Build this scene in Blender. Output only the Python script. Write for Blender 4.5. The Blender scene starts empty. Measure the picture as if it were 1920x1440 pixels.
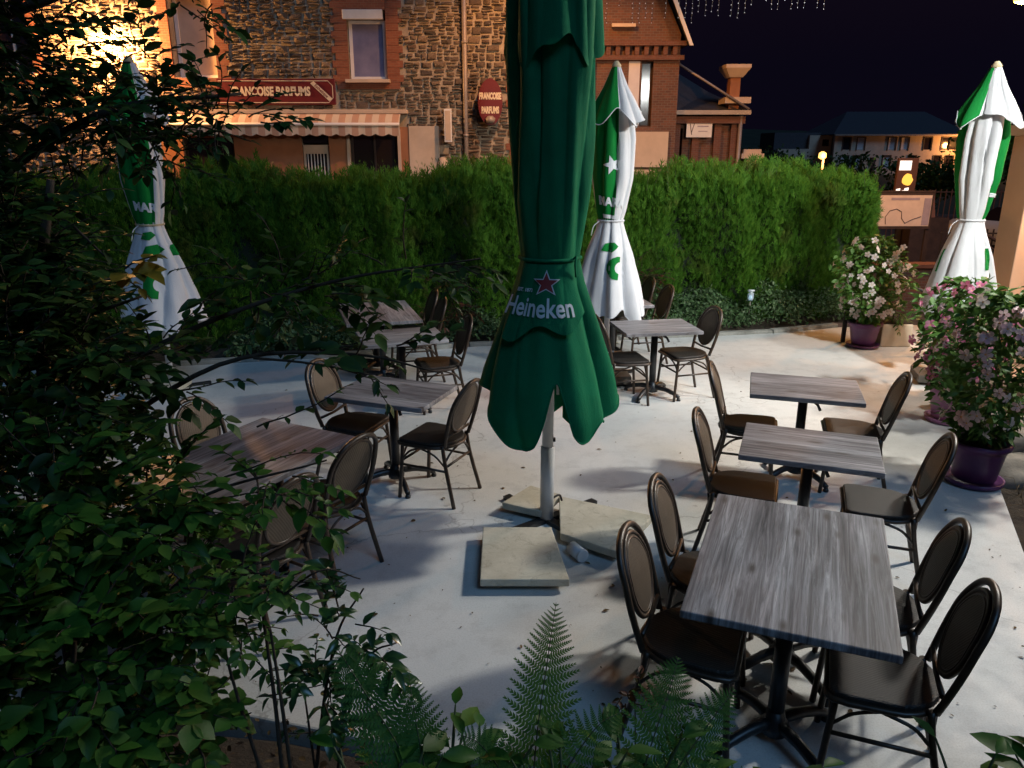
import bpy, bmesh, math, random
import numpy as np
from mathutils import Vector, Matrix
random.seed(7); rng = np.random.default_rng(11)
R = math.radians; PI = math.pi
sc = bpy.context.scene
col = sc.collection

# ------------------------------------------------------------------ camera
cam_d = bpy.data.cameras.new('camera'); cam = bpy.data.objects.new('camera', cam_d); col.objects.link(cam)
cam.location = (0, 0, 2.5); cam.rotation_euler = (R(90 - 17.0), 0, 0)
cam_d.sensor_width = 36; cam_d.lens = 36 * 1450 / 1920
cam_d.clip_start = .05; cam_d.clip_end = 900
sc.camera = cam
# ------------------------------------------------------------------ night sky and bluish fill sun
world = bpy.data.worlds.new('World'); sc.world = world; world.use_nodes = True
wn = world.node_tree; wn.nodes.clear()
wo = wn.nodes.new('ShaderNodeOutputWorld'); wb = wn.nodes.new('ShaderNodeBackground')
ws = wn.nodes.new('ShaderNodeTexSky'); ws.sky_type = 'NISHITA'; ws.sun_disc = False
ws.sun_elevation = R(-3); ws.sun_rotation = R(200)
wm = wn.nodes.new('ShaderNodeMix'); wm.data_type = 'RGBA'; wm.blend_type = 'MULTIPLY'; wm.inputs[0].default_value = 1
wm.inputs[7].default_value = (.62, .55, 1.25, 1)
wa = wn.nodes.new('ShaderNodeMix'); wa.data_type = 'RGBA'; wa.blend_type = 'ADD'; wa.inputs[0].default_value = 1
wa.inputs[7].default_value = (.056, .042, .125, 1)          # town glow of the night sky
wn.links.new(ws.outputs[0], wm.inputs[6]); wn.links.new(wm.outputs[2], wa.inputs[6]); wn.links.new(wa.outputs[2], wb.inputs[0]); wn.links.new(wb.outputs[0], wo.inputs[0])
wb.inputs[1].default_value = 0.05
fill_sun_d = bpy.data.lights.new('fill_sun', 'SUN'); fill_sun_d.energy = .72; fill_sun_d.angle = R(25); fill_sun_d.color = (.27, .56, .98)
fill_sun = bpy.data.objects.new('fill_sun', fill_sun_d); col.objects.link(fill_sun); fill_sun.rotation_euler = (R(42), 0, R(28))  # soft bluish sun lamp added as fill for the whole scene
sc.view_settings.view_transform = 'Standard'; sc.view_settings.look = 'None'
sc.view_settings.exposure = 0; sc.view_settings.gamma = 1
sc.cycles.use_denoising = True
sc.cycles.max_bounces = 6; sc.cycles.transparent_max_bounces = 6
sc.cycles.sample_clamp_indirect = 4

# lamp strengths (watts) and colours, the lamps themselves are built further down
P_STREET, P_STREET2, P_HOUSE, P_WHITE, P_WHITE2, P_NEAR, P_WARM = 800, 1100, 1700, 1550, 450, 2500, 80
C_WHITE, C_NEAR = (1, .97, .89), (.97, 1, .96)

# ------------------------------------------------------------------ helpers
def tag(o, label=None, cat=None, group=None, kind=None):
    if label: o['label'] = label
    if cat: o['category'] = cat
    if group: o['group'] = group
    if kind: o['kind'] = kind
    return o
def empty(name, loc=(0, 0, 0), rz=0):
    o = bpy.data.objects.new(name, None); col.objects.link(o)
    o.location = loc; o.rotation_euler = (0, 0, rz); o.empty_display_size = .1
    return o
def obj(name, mesh, parent=None, loc=(0, 0, 0)):
    o = bpy.data.objects.new(name, mesh); col.objects.link(o); o.location = loc
    if parent: o.parent = parent
    return o
def copy_tree(o, parent=None):
    c = o.copy(); col.objects.link(c); c.parent = parent
    for ch in list(o.children): copy_tree(ch, c)
    return c
class MB:
    def __init__(s): s.v = []; s.f = []; s.m = []; s.s = []
    def add(s, v, f, m=0, smooth=False):
        b = len(s.v); s.v += [tuple(p) for p in v]
        for q in f: s.f.append(tuple(b + i for i in q)); s.m.append(m); s.s.append(smooth)
        return s
    def box(s, x0, x1, y0, y1, z0, z1, m=0):
        v = [(x0,y0,z0),(x1,y0,z0),(x1,y1,z0),(x0,y1,z0),(x0,y0,z1),(x1,y0,z1),(x1,y1,z1),(x0,y1,z1)]
        return s.add(v, [(0,3,2,1),(4,5,6,7),(0,1,5,4),(1,2,6,5),(2,3,7,6),(3,0,4,7)], m)
    def prism(s, poly, z0, z1, m=0, smooth=False):
        n = len(poly)
        v = [(x, y, z0) for x, y in poly] + [(x, y, z1) for x, y in poly]
        s.add(v, [tuple(range(n))[::-1], tuple(range(n, 2*n))], m)
        b = len(s.v); s.v += v
        for i in range(n):
            j = (i+1) % n; s.f.append((b+i, b+j, b+n+j, b+n+i)); s.m.append(m); s.s.append(smooth)
        return s
    def tube(s, pts, r, n=8, m=0, closed=False, cap=True, smooth=True):
        pts = [Vector(p) for p in pts]; k = len(pts)
        rr = r if isinstance(r, (list, tuple)) else [r]*k
        b = len(s.v); up = None
        for i, p in enumerate(pts):
            if closed: t = pts[(i+1) % k] - pts[i-1]
            else: t = pts[min(i+1, k-1)] - pts[max(i-1, 0)]
            t.normalize()
            if up is None:
                a = Vector((0,0,1)) if abs(t.z) < .9 else Vector((1,0,0)); up = (a - t*a.dot(t)).normalized()
            else:
                up = up - t*up.dot(t)
                up = up.normalized() if up.length > 1e-6 else t.orthogonal().normalized()
            w = t.cross(up)
            for j in range(n):
                a = 2*PI*j/n; s.v.append(tuple(p + (up*math.cos(a) + w*math.sin(a))*rr[i]))
        for i in range(k if closed else k-1):
            i2 = (i+1) % k
            for j in range(n):
                j2 = (j+1) % n
                s.f.append((b+i*n+j, b+i*n+j2, b+i2*n+j2, b+i2*n+j)); s.m.append(m); s.s.append(smooth)
        if cap and not closed:
            s.f.append(tuple(b+j for j in range(n))[::-1]); s.m.append(m); s.s.append(False)
            s.f.append(tuple(b+(k-1)*n+j for j in range(n))); s.m.append(m); s.s.append(False)
        return s
    def lathe(s, prof, n=32, c=(0,0), m=0, smooth=True, cap=True):
        b = len(s.v); k = len(prof)
        for r, z in prof:
            for j in range(n):
                a = 2*PI*j/n; s.v.append((c[0]+r*math.cos(a), c[1]+r*math.sin(a), z))
        for i in range(k-1):
            for j in range(n):
                j2 = (j+1) % n
                s.f.append((b+i*n+j, b+i*n+j2, b+(i+1)*n+j2, b+(i+1)*n+j)); s.m.append(m); s.s.append(smooth)
        if cap:
            s.f.append(tuple(b+j for j in range(n))[::-1]); s.m.append(m); s.s.append(False)
            s.f.append(tuple(b+(k-1)*n+j for j in range(n))); s.m.append(m); s.s.append(False)
        return s
    def rot(s, rz, loc=(0,0,0)):
        c, q = math.cos(rz), math.sin(rz)
        s.v = [(c*x-q*y+loc[0], q*x+c*y+loc[1], z+loc[2]) for x, y, z in s.v]; return s
    def mesh(s, name, mats, bevel=0, seg=2):
        me = bpy.data.meshes.new(name); me.from_pydata(s.v, [], s.f)
        if not isinstance(mats, (list, tuple)): mats = [mats]
        for m in mats: me.materials.append(m)
        me.polygons.foreach_set('material_index', s.m); me.polygons.foreach_set('use_smooth', s.s)
        if bevel:
            bm = bmesh.new(); bm.from_mesh(me)
            bmesh.ops.remove_doubles(bm, verts=bm.verts, dist=1e-5)
            ed = [e for e in bm.edges if len(e.link_faces) == 2 and e.calc_face_angle(0) > .6]
            bmesh.ops.bevel(bm, geom=ed, offset=bevel, segments=seg, affect='EDGES', profile=.5)
            bm.to_mesh(me); bm.free()
        me.update(); return me
    def build(s, name, mats, parent=None, bevel=0, loc=(0,0,0), seg=2):
        return obj(name, s.mesh(name, mats, bevel, seg), parent, loc)
def curve(p, n=12):
    """Catmull-Rom through points"""
    p = [Vector(q) for q in p]; out = []
    q = [p[0]*2-p[1]] + p + [p[-1]*2-p[-2]]
    for i in range(1, len(q)-2):
        for k in range(n):
            t = k/n; a, b, c, d = q[i-1], q[i], q[i+1], q[i+2]
            out.append(.5*((2*b)+(c-a)*t+(2*a-5*b+4*c-d)*t*t+(3*b-a-3*c+d)*t**3))
    out.append(p[-1]); return out
def np_mesh(name, V, F, mats, smooth=True, midx=None):
    """V (n,3) floats, F (m,k) ints"""
    me = bpy.data.meshes.new(name); V = np.asarray(V, np.float32); F = np.asarray(F, np.int32); k = F.shape[1]
    me.vertices.add(len(V)); me.vertices.foreach_set('co', V.ravel())
    me.loops.add(F.size); me.loops.foreach_set('vertex_index', F.ravel())
    me.polygons.add(len(F)); me.polygons.foreach_set('loop_start', np.arange(0, F.size, k, dtype=np.int32))
    me.polygons.foreach_set('loop_total', np.full(len(F), k, np.int32))
    if not isinstance(mats, (list, tuple)): mats = [mats]
    for m in mats: me.materials.append(m)
    if midx is not None: me.polygons.foreach_set('material_index', np.asarray(midx, np.int32))
    me.polygons.foreach_set('use_smooth', np.full(len(F), smooth)); me.update(calc_edges=True); me.validate(); return me
def text_geo(body, size=1, bold=0.0, sub=0):
    cu = bpy.data.curves.new('lettering', 'FONT'); cu.body = body; cu.size = size; cu.align_x = 'CENTER'; cu.align_y = 'CENTER'
    cu.offset = bold; cu.resolution_u = 3
    ob = bpy.data.objects.new('lettering_source', cu); col.objects.link(ob)
    bpy.context.view_layer.update()
    me = bpy.data.meshes.new_from_object(ob); bpy.data.objects.remove(ob); bpy.data.curves.remove(cu)
    bm = bmesh.new(); bm.from_mesh(me); bpy.data.meshes.remove(me)
    bmesh.ops.triangulate(bm, faces=bm.faces)
    for _ in range(sub):
        bmesh.ops.subdivide_edges(bm, edges=[e for e in bm.edges if e.calc_length() > size*.12], cuts=1)
        bmesh.ops.triangulate(bm, faces=bm.faces)
    bm.verts.ensure_lookup_table()
    V = [(v.co.x, v.co.y) for v in bm.verts]; F = [tuple(v.index for v in f.verts) for f in bm.faces]; bm.free()
    return V, F

# ------------------------------------------------------------------ materials
MAT = {}
class NT:
    def __init__(s, name, rough=.6, metal=0, spec=.5):
        s.m = bpy.data.materials.new(name); s.m.use_nodes = True; s.t = s.m.node_tree
        s.b = s.t.nodes['Principled BSDF']; s.b.inputs['Roughness'].default_value = rough
        s.b.inputs['Metallic'].default_value = metal; s.b.inputs['Specular IOR Level'].default_value = spec
        MAT[name] = s.m
    def n(s, typ, **kw):
        x = s.t.nodes.new(typ)
        for k, v in kw.items():
            if k[0] == 'i' and k[1:].isdigit(): x.inputs[int(k[1:])].default_value = v
            else: setattr(x, k, v)
        return x
    def l(s, a, b): s.t.links.new(a, b)
    def coord(s, kind='Object', scale=(1,1,1), rot=(0,0,0)):
        c = s.n('ShaderNodeTexCoord'); mp = s.n('ShaderNodeMapping')
        mp.inputs['Scale'].default_value = scale; mp.inputs['Rotation'].default_value = rot
        s.l(c.outputs[kind], mp.inputs[0]); return mp.outputs[0]
    def noise(s, vec, scale, detail=4, rough=.6, dist=0):
        x = s.n('ShaderNodeTexNoise'); x.inputs['Scale'].default_value = scale; x.inputs['Detail'].default_value = detail
        x.inputs['Roughness'].default_value = rough; x.inputs['Distortion'].default_value = dist
        if vec: s.l(vec, x.inputs['Vector'])
        return x.outputs[0]
    def ramp(s, fac, stops):
        x = s.n('ShaderNodeValToRGB'); e = x.color_ramp.elements
        while len(e) < len(stops): e.new(.5)
        for i, (p, c) in enumerate(stops): e[i].position = p; e[i].color = (*c, 1) if len(c) == 3 else c
        s.l(fac, x.inputs[0]); return x.outputs[0]
    def mix(s, a, b, fac, mode='MIX'):
        x = s.n('ShaderNodeMix'); x.data_type = 'RGBA'; x.blend_type = mode
        for v, i in ((fac, 0), (a, 6), (b, 7)):
            if hasattr(v, 'is_linked'): s.l(v, x.inputs[i])
            else: x.inputs[i].default_value = v if i == 0 else (*v, 1)
        return x.outputs[2]
    def bump(s, h, strength=.3, dist=.01):
        x = s.n('ShaderNodeBump'); x.inputs['Strength'].default_value = strength; x.inputs['Distance'].default_value = dist
        s.l(h, x.inputs['Height']); s.l(x.outputs[0], s.b.inputs['Normal'])
    def col(s, c):
        if hasattr(c, 'is_linked'): s.l(c, s.b.inputs['Base Color'])
        else: s.b.inputs['Base Color'].default_value = (*c, 1)
        return s
    def rough(s, c): s.l(c, s.b.inputs['Roughness'])
    def rand(s):
        """random per object plus per island, 0..1"""
        oi = s.n('ShaderNodeObjectInfo'); g = s.n('ShaderNodeNewGeometry'); a = s.n('ShaderNodeMath', operation='ADD'); fr = s.n('ShaderNodeMath', operation='FRACT')
        s.l(oi.outputs['Random'], a.inputs[0]); s.l(g.outputs['Random Per Island'], a.inputs[1]); s.l(a.outputs[0], fr.inputs[0]); return fr.outputs[0]
def flat(name, c, rough=.6, metal=0, var=.12, scale=6, spec=.5, bump=0):
    t = NT(name, rough, metal, spec); v = t.coord(); n = t.noise(v, scale, 5)
    t.col(t.ramp(n, [(.3, tuple(x*(1-var) for x in c)), (.7, tuple(min(1, x*(1+var)) for x in c))]))
    if bump: t.bump(t.noise(v, scale*8, 3), bump, .004)
    return t.m
def emit(name, c, s):
    t = NT(name); t.col(c); t.b.inputs['Emission Color'].default_value = (*c, 1); t.b.inputs['Emission Strength'].default_value = s; return t.m
def leafmat(name, cols, rough=.5, trans=.25, spec=.22):
    t = NT(name, rough, 0, spec); c = t.ramp(t.rand(), [(i/(len(cols)-1), k) for i, k in enumerate(cols)])
    c = t.mix(c, (.5, .5, .5), .0); v = t.coord('Object'); nn = t.noise(v, 9, 3)
    c = t.mix(c, t.mix(c, (.6, .65, .5), 1, 'MULTIPLY'), nn); t.col(c)
    if trans:
        tr = t.n('ShaderNodeBsdfTranslucent'); t.l(c, tr.inputs[0]); mx = t.n('ShaderNodeMixShader'); mx.inputs[0].default_value = trans
        out = [x for x in t.t.nodes if x.type == 'OUTPUT_MATERIAL'][0]
        t.l(t.b.outputs[0], mx.inputs[1]); t.l(tr.outputs[0], mx.inputs[2]); t.l(mx.outputs[0], out.inputs[0])
    return t.m
# painted concrete of the terrace: pale, scuffed, stained
t = NT('terrace_paint', .62); v = t.coord()
a = t.noise(v, .55, 6, .6, .4); b = t.noise(v, 4.5, 8, .7); c = t.noise(v, 60, 3)
base = t.ramp(a, [(.3, (.52,.53,.52)), (.52, (.62,.62,.60)), (.72, (.68,.66,.63))])
base = t.mix(base, (.40,.39,.37), t.ramp(b, [(.5, (0,0,0)), (.78, (.7,.7,.7))]))
base = t.mix(base, (.46,.47,.49), t.ramp(t.noise(v, 1.3, 9, .72, .8), [(.57, (0,0,0)), (.66, (.35,.35,.35))]))
base = t.mix(base, (.30,.28,.25), t.ramp(t.noise(v, 17, 6, .75), [(.62, (0,0,0)), (.74, (.6,.6,.6))]))
vo = t.n('ShaderNodeTexVoronoi'); vo.inputs['Scale'].default_value = 5.5; t.l(v, vo.inputs[0])
base = t.mix(base, t.mix(base, (.72,.70,.67), 1, 'MULTIPLY'), t.ramp(t.noise(v, 110, 4, .8), [(.45, (0,0,0)), (.7, (.8,.8,.8))]))
base = t.mix(base, (.33,.31,.28), t.ramp(t.noise(t.coord('Object', (1,1,1), (0,0,.4)), 2.6, 10, .8, 1.5), [(.60, (0,0,0)), (.72, (.5,.5,.5))]))
vc = t.n('ShaderNodeTexVoronoi'); vc.feature = 'DISTANCE_TO_EDGE'; vc.inputs['Scale'].default_value = .33; cv = t.n('ShaderNodeVectorMath', operation='ADD'); cn = t.n('ShaderNodeTexNoise'); cn.inputs['Scale'].default_value = 2.2; cn.inputs['Detail'].default_value = 6; t.l(v, cn.inputs['Vector']); t.l(v, cv.inputs[0]); t.l(cn.outputs['Color'], cv.inputs[1]); t.l(cv.outputs[0], vc.inputs[0])
base = t.mix(base, (.22,.20,.18), t.ramp(vc.outputs['Distance'], [(.0, (.55,)*3), (.0035, (0,0,0))]))
t.col(base); t.rough(t.ramp(b, [(.3, (.45,)*3), (.7, (.75,)*3)])); t.bump(t.mix(b, c, .4), .25, .004)
t = NT('kerb_concrete', .85); v = t.coord(); a = t.noise(v, 5, 8, .7); t.col(t.ramp(a, [(.3, (.16,.16,.14)), (.7, (.36,.35,.31))])); t.bump(t.noise(v, 40, 4), .5, .006)
t = NT('slab_concrete', .8); v = t.coord(); a = t.noise(v, 3, 8, .7)
t.col(t.mix(t.ramp(a, [(.3, (.40,.36,.27)), (.7, (.60,.55,.44))]), (.2,.17,.12), t.ramp(t.noise(v, 9, 9, .8, 1), [(.52, (0,0,0)), (.72, (.75,.75,.75))]))); t.bump(t.noise(v, 70, 4), .35, .004)
t = NT('dark_slab', .8); v = t.coord(); t.col(t.ramp(t.noise(v, 6, 6), [(.3, (.06,.05,.04)), (.7, (.13,.11,.09))])); t.bump(t.noise(v, 60, 4), .4, .004)
flat('asphalt', (.045,.045,.047), .9, 0, .3, 3, .4, .5)
t = NT('soil', .95); v = t.coord(); a = t.noise(v, 9, 8, .75); t.col(t.ramp(a, [(.3, (.018,.012,.008)), (.6, (.05,.036,.022)), (.8, (.09,.065,.04))])); t.bump(t.noise(v, 22, 8, .7), 1, .04)
t = NT('dark_hill', .95); v = t.coord(); t.col(t.ramp(t.noise(v, .3, 6), [(.3, (.01,.014,.008)), (.7, (.025,.035,.018))]))
# grey washed laminate boards
def woodmat(name, axis, seed):
    t = NT(name, .5); rz = 0 if axis == 'y' else PI/2
    c = t.n('ShaderNodeTexCoord'); oi = t.n('ShaderNodeObjectInfo'); ad = t.n('ShaderNodeVectorMath', operation='ADD'); ml = t.n('ShaderNodeMath', operation='MULTIPLY', i1=37.0)
    t.l(oi.outputs['Random'], ml.inputs[0]); t.l(c.outputs['Object'], ad.inputs[0]); t.l(ml.outputs[0], ad.inputs[1])
    mp = t.n('ShaderNodeMapping'); mp.inputs['Rotation'].default_value = (0, 0, rz); t.l(ad.outputs[0], mp.inputs[0])
    def sc_(s): 
        m = t.n('ShaderNodeMapping'); m.inputs['Scale'].default_value = s; t.l(mp.outputs[0], m.inputs[0]); return m.outputs[0]
    grain = t.noise(sc_((34, 1.3, 4)), 1, 10, .72, 1.6); fine = t.noise(sc_((160, 5, 4)), 1, 4, .7, .3); broad = t.noise(sc_((5, .8, 2)), 1, 3, .5, .6)
    plank = t.n('ShaderNodeTexVoronoi'); plank.feature = 'F1'; plank.inputs['Scale'].default_value = 1; plank.inputs['Randomness'].default_value = .6; t.l(sc_((6.5, .05, .05)), plank.inputs[0])
    g = t.mix(grain, broad, .35)
    colr = t.ramp(g, [(.36, (.05,.047,.052)), (.45, (.16,.155,.165)), (.53, (.29,.285,.30)), (.64, (.52,.51,.53))])
    pv = t.n('ShaderNodeSeparateColor'); t.l(plank.outputs['Color'], pv.inputs[0])
    colr = t.mix(colr, t.mix(colr, (.66,.62,.62), 1, 'MULTIPLY'), pv.outputs[0])
    kn = t.n('ShaderNodeTexVoronoi'); kn.inputs['Scale'].default_value = 1; t.l(sc_((9, 3.2, 1)), kn.inputs[0])
    colr = t.mix(colr, (.06,.045,.04), t.ramp(kn.outputs['Distance'], [(.06, (.95,)*3), (.20, (0,0,0))]))
    colr = t.mix(colr, (.10,.085,.08), t.ramp(fine, [(.54, (0,0,0)), (.70, (.8,)*3)]))
    t.col(colr); t.rough(t.ramp(fine, [(.3, (.4,)*3), (.7, (.6,)*3)])); t.bump(t.mix(grain, fine, .5), .35, .003)
    return t.m
woodmat('laminate_lengthwise', 'y', 0); woodmat('laminate_crosswise', 'x', 3)
t = NT('bamboo_look_frame', .42, 0, .5); v = t.coord('Object', (1,1,1)); a = t.noise(v, 26, 4); t.col(t.ramp(a, [(.3, (.022,.013,.008)), (.7, (.060,.035,.020))])); t.bump(t.noise(v, 45, 2), .1, .003)
def weave(name, c1, c2, sc=150):
    t = NT(name, .55, 0, .4); v = t.coord('Object')
    w1 = t.n('ShaderNodeTexWave'); w1.wave_type = 'BANDS'; w1.bands_direction = 'X'; w1.inputs['Scale'].default_value = sc/3.2; t.l(v, w1.inputs[0])
    w2 = t.n('ShaderNodeTexWave'); w2.wave_type = 'BANDS'; w2.bands_direction = 'DIAGONAL'; w2.inputs['Scale'].default_value = sc/3.6; t.l(v, w2.inputs[0])
    ml = t.mix(w1.outputs[0], w2.outputs[0], .5); a = t.noise(v, 7, 4)
    t.col(t.mix(t.mix(c1, c2, ml), tuple(x*.6 for x in c1), a)); t.bump(ml, .5, .003); return t.m
weave('woven_back', (.075,.054,.036), (.17,.128,.085)); weave('woven_seat', (.018,.014,.012), (.045,.034,.027))
flat('black_metal', (.012,.012,.013), .42, .0, .3, 20, .6)
flat('white_metal', (.62,.64,.66), .35, 0, .06, 4, .5)
def canvas(name, c, var=.18):
    t = NT(name, .8, 0, .1); v = t.coord(); a = t.noise(v, 3, 5)
    t.col(t.ramp(a, [(.3, tuple(x*(1-var) for x in c)), (.7, tuple(x*(1+var) for x in c))])); 
    v2 = t.coord('Object', (16, 16, 2.2)); t.bump(t.mix(t.noise(v, 260, 2), t.mix(t.noise(v, 9, 4), t.noise(v2, 1, 5, .6, .5), .7), .8), .45, .025); t.b.inputs['Sheen Weight'].default_value = 0
    tr = t.n('ShaderNodeBsdfTranslucent'); tr.inputs[0].default_value = (*c, 1); mx = t.n('ShaderNodeMixShader'); mx.inputs[0].default_value = .12
    out = [x for x in t.t.nodes if x.type == 'OUTPUT_MATERIAL'][0]
    t.l(t.b.outputs[0], mx.inputs[1]); t.l(tr.outputs[0], mx.inputs[2]); t.l(mx.outputs[0], out.inputs[0]); return t.m
canvas('green_canvas', (.005,.15,.066)); canvas('bright_green_canvas', (.008,.19,.035), .1); canvas('white_canvas', (.66,.66,.68), .06)
flat('white_print', (.62,.64,.66), .7); flat('red_print', (.22,.02,.02), .7); flat('white_lettering', (.55,.60,.62), .7)
flat('cord', (.45,.36,.22), .8)
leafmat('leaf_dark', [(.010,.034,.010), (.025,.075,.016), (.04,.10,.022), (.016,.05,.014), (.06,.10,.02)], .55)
leafmat('leaf_mid', [(.022,.085,.014), (.05,.15,.022), (.035,.11,.018), (.085,.18,.03), (.03,.09,.02)])
leafmat('leaf_light', [(.06,.15,.03), (.10,.20,.04), (.075,.165,.045)])
leafmat('leaf_glossy', [(.02,.06,.022), (.04,.10,.03), (.03,.08,.03)], .28, .15, .6)
leafmat('fern_green', [(.05,.15,.03), (.08,.20,.045), (.11,.23,.06)], .6, .3, .12)
leafmat('leaf_yellow', [(.22,.16,.02), (.30,.20,.03), (.16,.14,.03)])
leafmat('leaf_red', [(.06,.018,.012), (.10,.03,.015), (.05,.03,.015), (.03,.04,.015)])
leafmat('thuja', [(.05,.16,.018), (.08,.21,.022), (.11,.24,.028), (.065,.18,.02)], .65, .3, .12)
leafmat('ground_cover', [(.06,.13,.05), (.13,.20,.10), (.08,.16,.06), (.17,.23,.14)], .5)
leafmat('dry_leaf', [(.12,.07,.03), (.06,.035,.02), (.16,.10,.05), (.05,.04,.02)], .8, .1)
hm = MAT['thuja'].node_tree; hb_ = hm.nodes['Principled BSDF']; hl = hb_.inputs['Base Color'].links[0].from_socket
hc = hm.nodes.new('ShaderNodeTexCoord'); hn = hm.nodes.new('ShaderNodeTexNoise'); hn.inputs['Scale'].default_value = 1.6; hn.inputs['Detail'].default_value = 5; hr_ = hm.nodes.new('ShaderNodeValToRGB'); hr_.color_ramp.elements[0].position = .58; hr_.color_ramp.elements[1].position = .74; hr_.color_ramp.elements[1].color = (.75,.75,.75,1)
hx = hm.nodes.new('ShaderNodeMix'); hx.data_type = 'RGBA'; hx.inputs[7].default_value = (.10,.075,.025,1)
hm.links.new(hc.outputs['Object'], hn.inputs['Vector']); hm.links.new(hn.outputs[0], hr_.inputs[0]); hm.links.new(hr_.outputs[0], hx.inputs[0]); hm.links.new(hl, hx.inputs[6]); hm.links.new(hx.outputs[2], hb_.inputs['Base Color'])
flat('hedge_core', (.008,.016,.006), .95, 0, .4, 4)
flat('bark', (.045,.032,.022), .9, 0, .35, 20, .3, .6); flat('green_stem', (.05,.075,.025), .6)
t = NT('purple_plastic', .38, 0, .5); v = t.coord(); t.col(t.ramp(t.noise(v, 5, 5), [(.3, (.075,.02,.08)), (.7, (.125,.038,.13))]))
t = NT('mauve_plastic', .42, 0, .5); v = t.coord(); t.col(t.ramp(t.noise(v, 5, 5), [(.3, (.26,.10,.20)), (.7, (.36,.15,.28))]))
def petal(name, cols):
    leafmat(name, cols, .5, .3)
petal('petal_white', [(.75,.62,.66), (.80,.72,.72), (.72,.55,.62)]); petal('petal_pink', [(.60,.14,.30), (.66,.20,.38), (.70,.32,.45)]); petal('petal_blush', [(.72,.50,.58), (.76,.60,.66), (.70,.42,.54)])
flat('flower_throat', (.55,.28,.10), .6)
# house
t = NT('rubble_stone', .88); v = t.coord('Object', (1,1,1)); g = t.rand(); n = t.noise(v, 7, 6, .65)
cb = t.ramp(g, [(0, (.15,.11,.08)), (.25, (.24,.175,.12)), (.45, (.11,.085,.07)), (.65, (.29,.215,.145)), (.85, (.18,.12,.085)), (1, (.21,.16,.12))])
t.col(t.mix(cb, t.mix(cb, (.5,.48,.46), 1, 'MULTIPLY'), n)); t.bump(t.noise(v, 16, 6, .7), .7, .03)
t = NT('mortar', .95); v = t.coord(); t.col(t.ramp(t.noise(v, 4, 6), [(.3, (.26,.21,.15)), (.7, (.42,.35,.26))])); t.bump(t.noise(v, 30, 5), .6, .02)
def brickmat(name, c1, c2, m, scale=4.5):
    t = NT(name, .85); c = t.coord('Object', (1,1,1), (PI/2,0,0)); br = t.n('ShaderNodeTexBrick'); br.inputs['Scale'].default_value = scale
    br.inputs['Color1'].default_value = (*c1,1); br.inputs['Color2'].default_value = (*c2,1); br.inputs['Mortar'].default_value = (*m,1)
    br.inputs['Mortar Size'].default_value = .022; br.inputs['Brick Width'].default_value = .5; br.inputs['Row Height'].default_value = .2; t.l(c, br.inputs[0])
    t.col(t.mix(br.outputs[0], t.mix(br.outputs[0], (.55,.5,.48), 1, 'MULTIPLY'), t.noise(c, 3, 6, .7))); t.bump(br.outputs['Fac'], -.6, .02); return t.m
brickmat('red_brick', (.20,.075,.045), (.15,.055,.035), (.18,.13,.10)); brickmat('orange_brick', (.30,.10,.05), (.24,.075,.04), (.28,.15,.09), 4)
brickmat('brown_brick', (.20,.085,.05), (.13,.06,.04), (.18,.14,.11), 3.6)
flat('orange_plaster', (.34,.145,.07), .85, 0, .2, 2, .3, .3); flat('cream_plaster', (.55,.43,.32), .85, 0, .12, 2, .3, .2); flat('beige_wall', (.55,.40,.29), .85, 0, .08, 1.5, .3, .2)
flat('white_paint', (.68,.66,.63), .5, 0, .06); flat('shutter_white', (.62,.58,.58), .5, 0, .05); flat('dark_timber', (.04,.025,.02), .6, 0, .3, 8)
flat('zinc_pipe', (.30,.25,.21), .5, .3, .15, 4)
flat('dark_interior', (.012,.008,.008), .9)
t = NT('dark_glass', .12, 0, .6); t.col((.02,.015,.018))
t = NT('curtain_pane', .25, 0, .6); v = t.coord('Object'); t.col(t.ramp(t.noise(v, 2.5, 3), [(.3, (.13,.14,.24)), (.7, (.22,.22,.34))]))
flat('slate', (.05,.052,.062), .55, 0, .25, 12, .5, .5)
flat('burgundy_sign', (.13,.013,.015), .45, 0, .1); flat('cream_print', (.72,.60,.42), .6)
t = NT('striped_awning', .8); c = t.n('ShaderNodeTexCoord'); sx = t.n('ShaderNodeSeparateXYZ'); t.l(c.outputs['Object'], sx.inputs[0])
m1 = t.n('ShaderNodeMath', operation='MULTIPLY', i1=3.3); t.l(sx.outputs[0], m1.inputs[0]); m2 = t.n('ShaderNodeMath', operation='FRACT'); t.l(m1.outputs[0], m2.inputs[0])
m3 = t.n('ShaderNodeMath', operation='GREATER_THAN', i1=.5); t.l(m2.outputs[0], m3.inputs[0]); t.col(t.mix((.58,.47,.35), (.45,.27,.18), m3.outputs[0]))
flat('iron', (.02,.016,.014), .6, 0, .3); flat('rust_rail', (.14,.06,.035), .7)
flat('map_paper', (.66,.56,.48), .6, 0, .08); flat('map_ink', (.10,.08,.09), .6); flat('map_blue', (.34,.30,.36), .6)
t = NT('car_paint', .25, 0, .6); t.col((.62,.60,.58)); t.b.inputs['Coat Weight'].default_value = .5
flat('tyre', (.015,.015,.016), .8); flat('red_lens', (.35,.02,.02), .2)
flat('rock', (.26,.23,.19), .9, 0, .35, 5, .3, .8); flat('pale_planter', (.55,.47,.36), .7)
t = NT('clear_plastic', .1); t.col((.75,.85,.9)); t.b.inputs['Transmission Weight'].default_value = .6
emit('sodium_glow', (1, .50, .12), 3.2); emit('white_glow', (1, .96, .9), 30); emit('warm_glow', (1, .7, .38), 20); emit('sign_white', (1, .90, .80), 1.3); emit('sign_yellow', (1, .55, .08), 1.1); emit('blue_bulb', (.55, .8, 1), .6)
flat('led_white', (.75,.72,.78), .3); flat('cable', (.03,.03,.03), .6)
M = MAT
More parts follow.
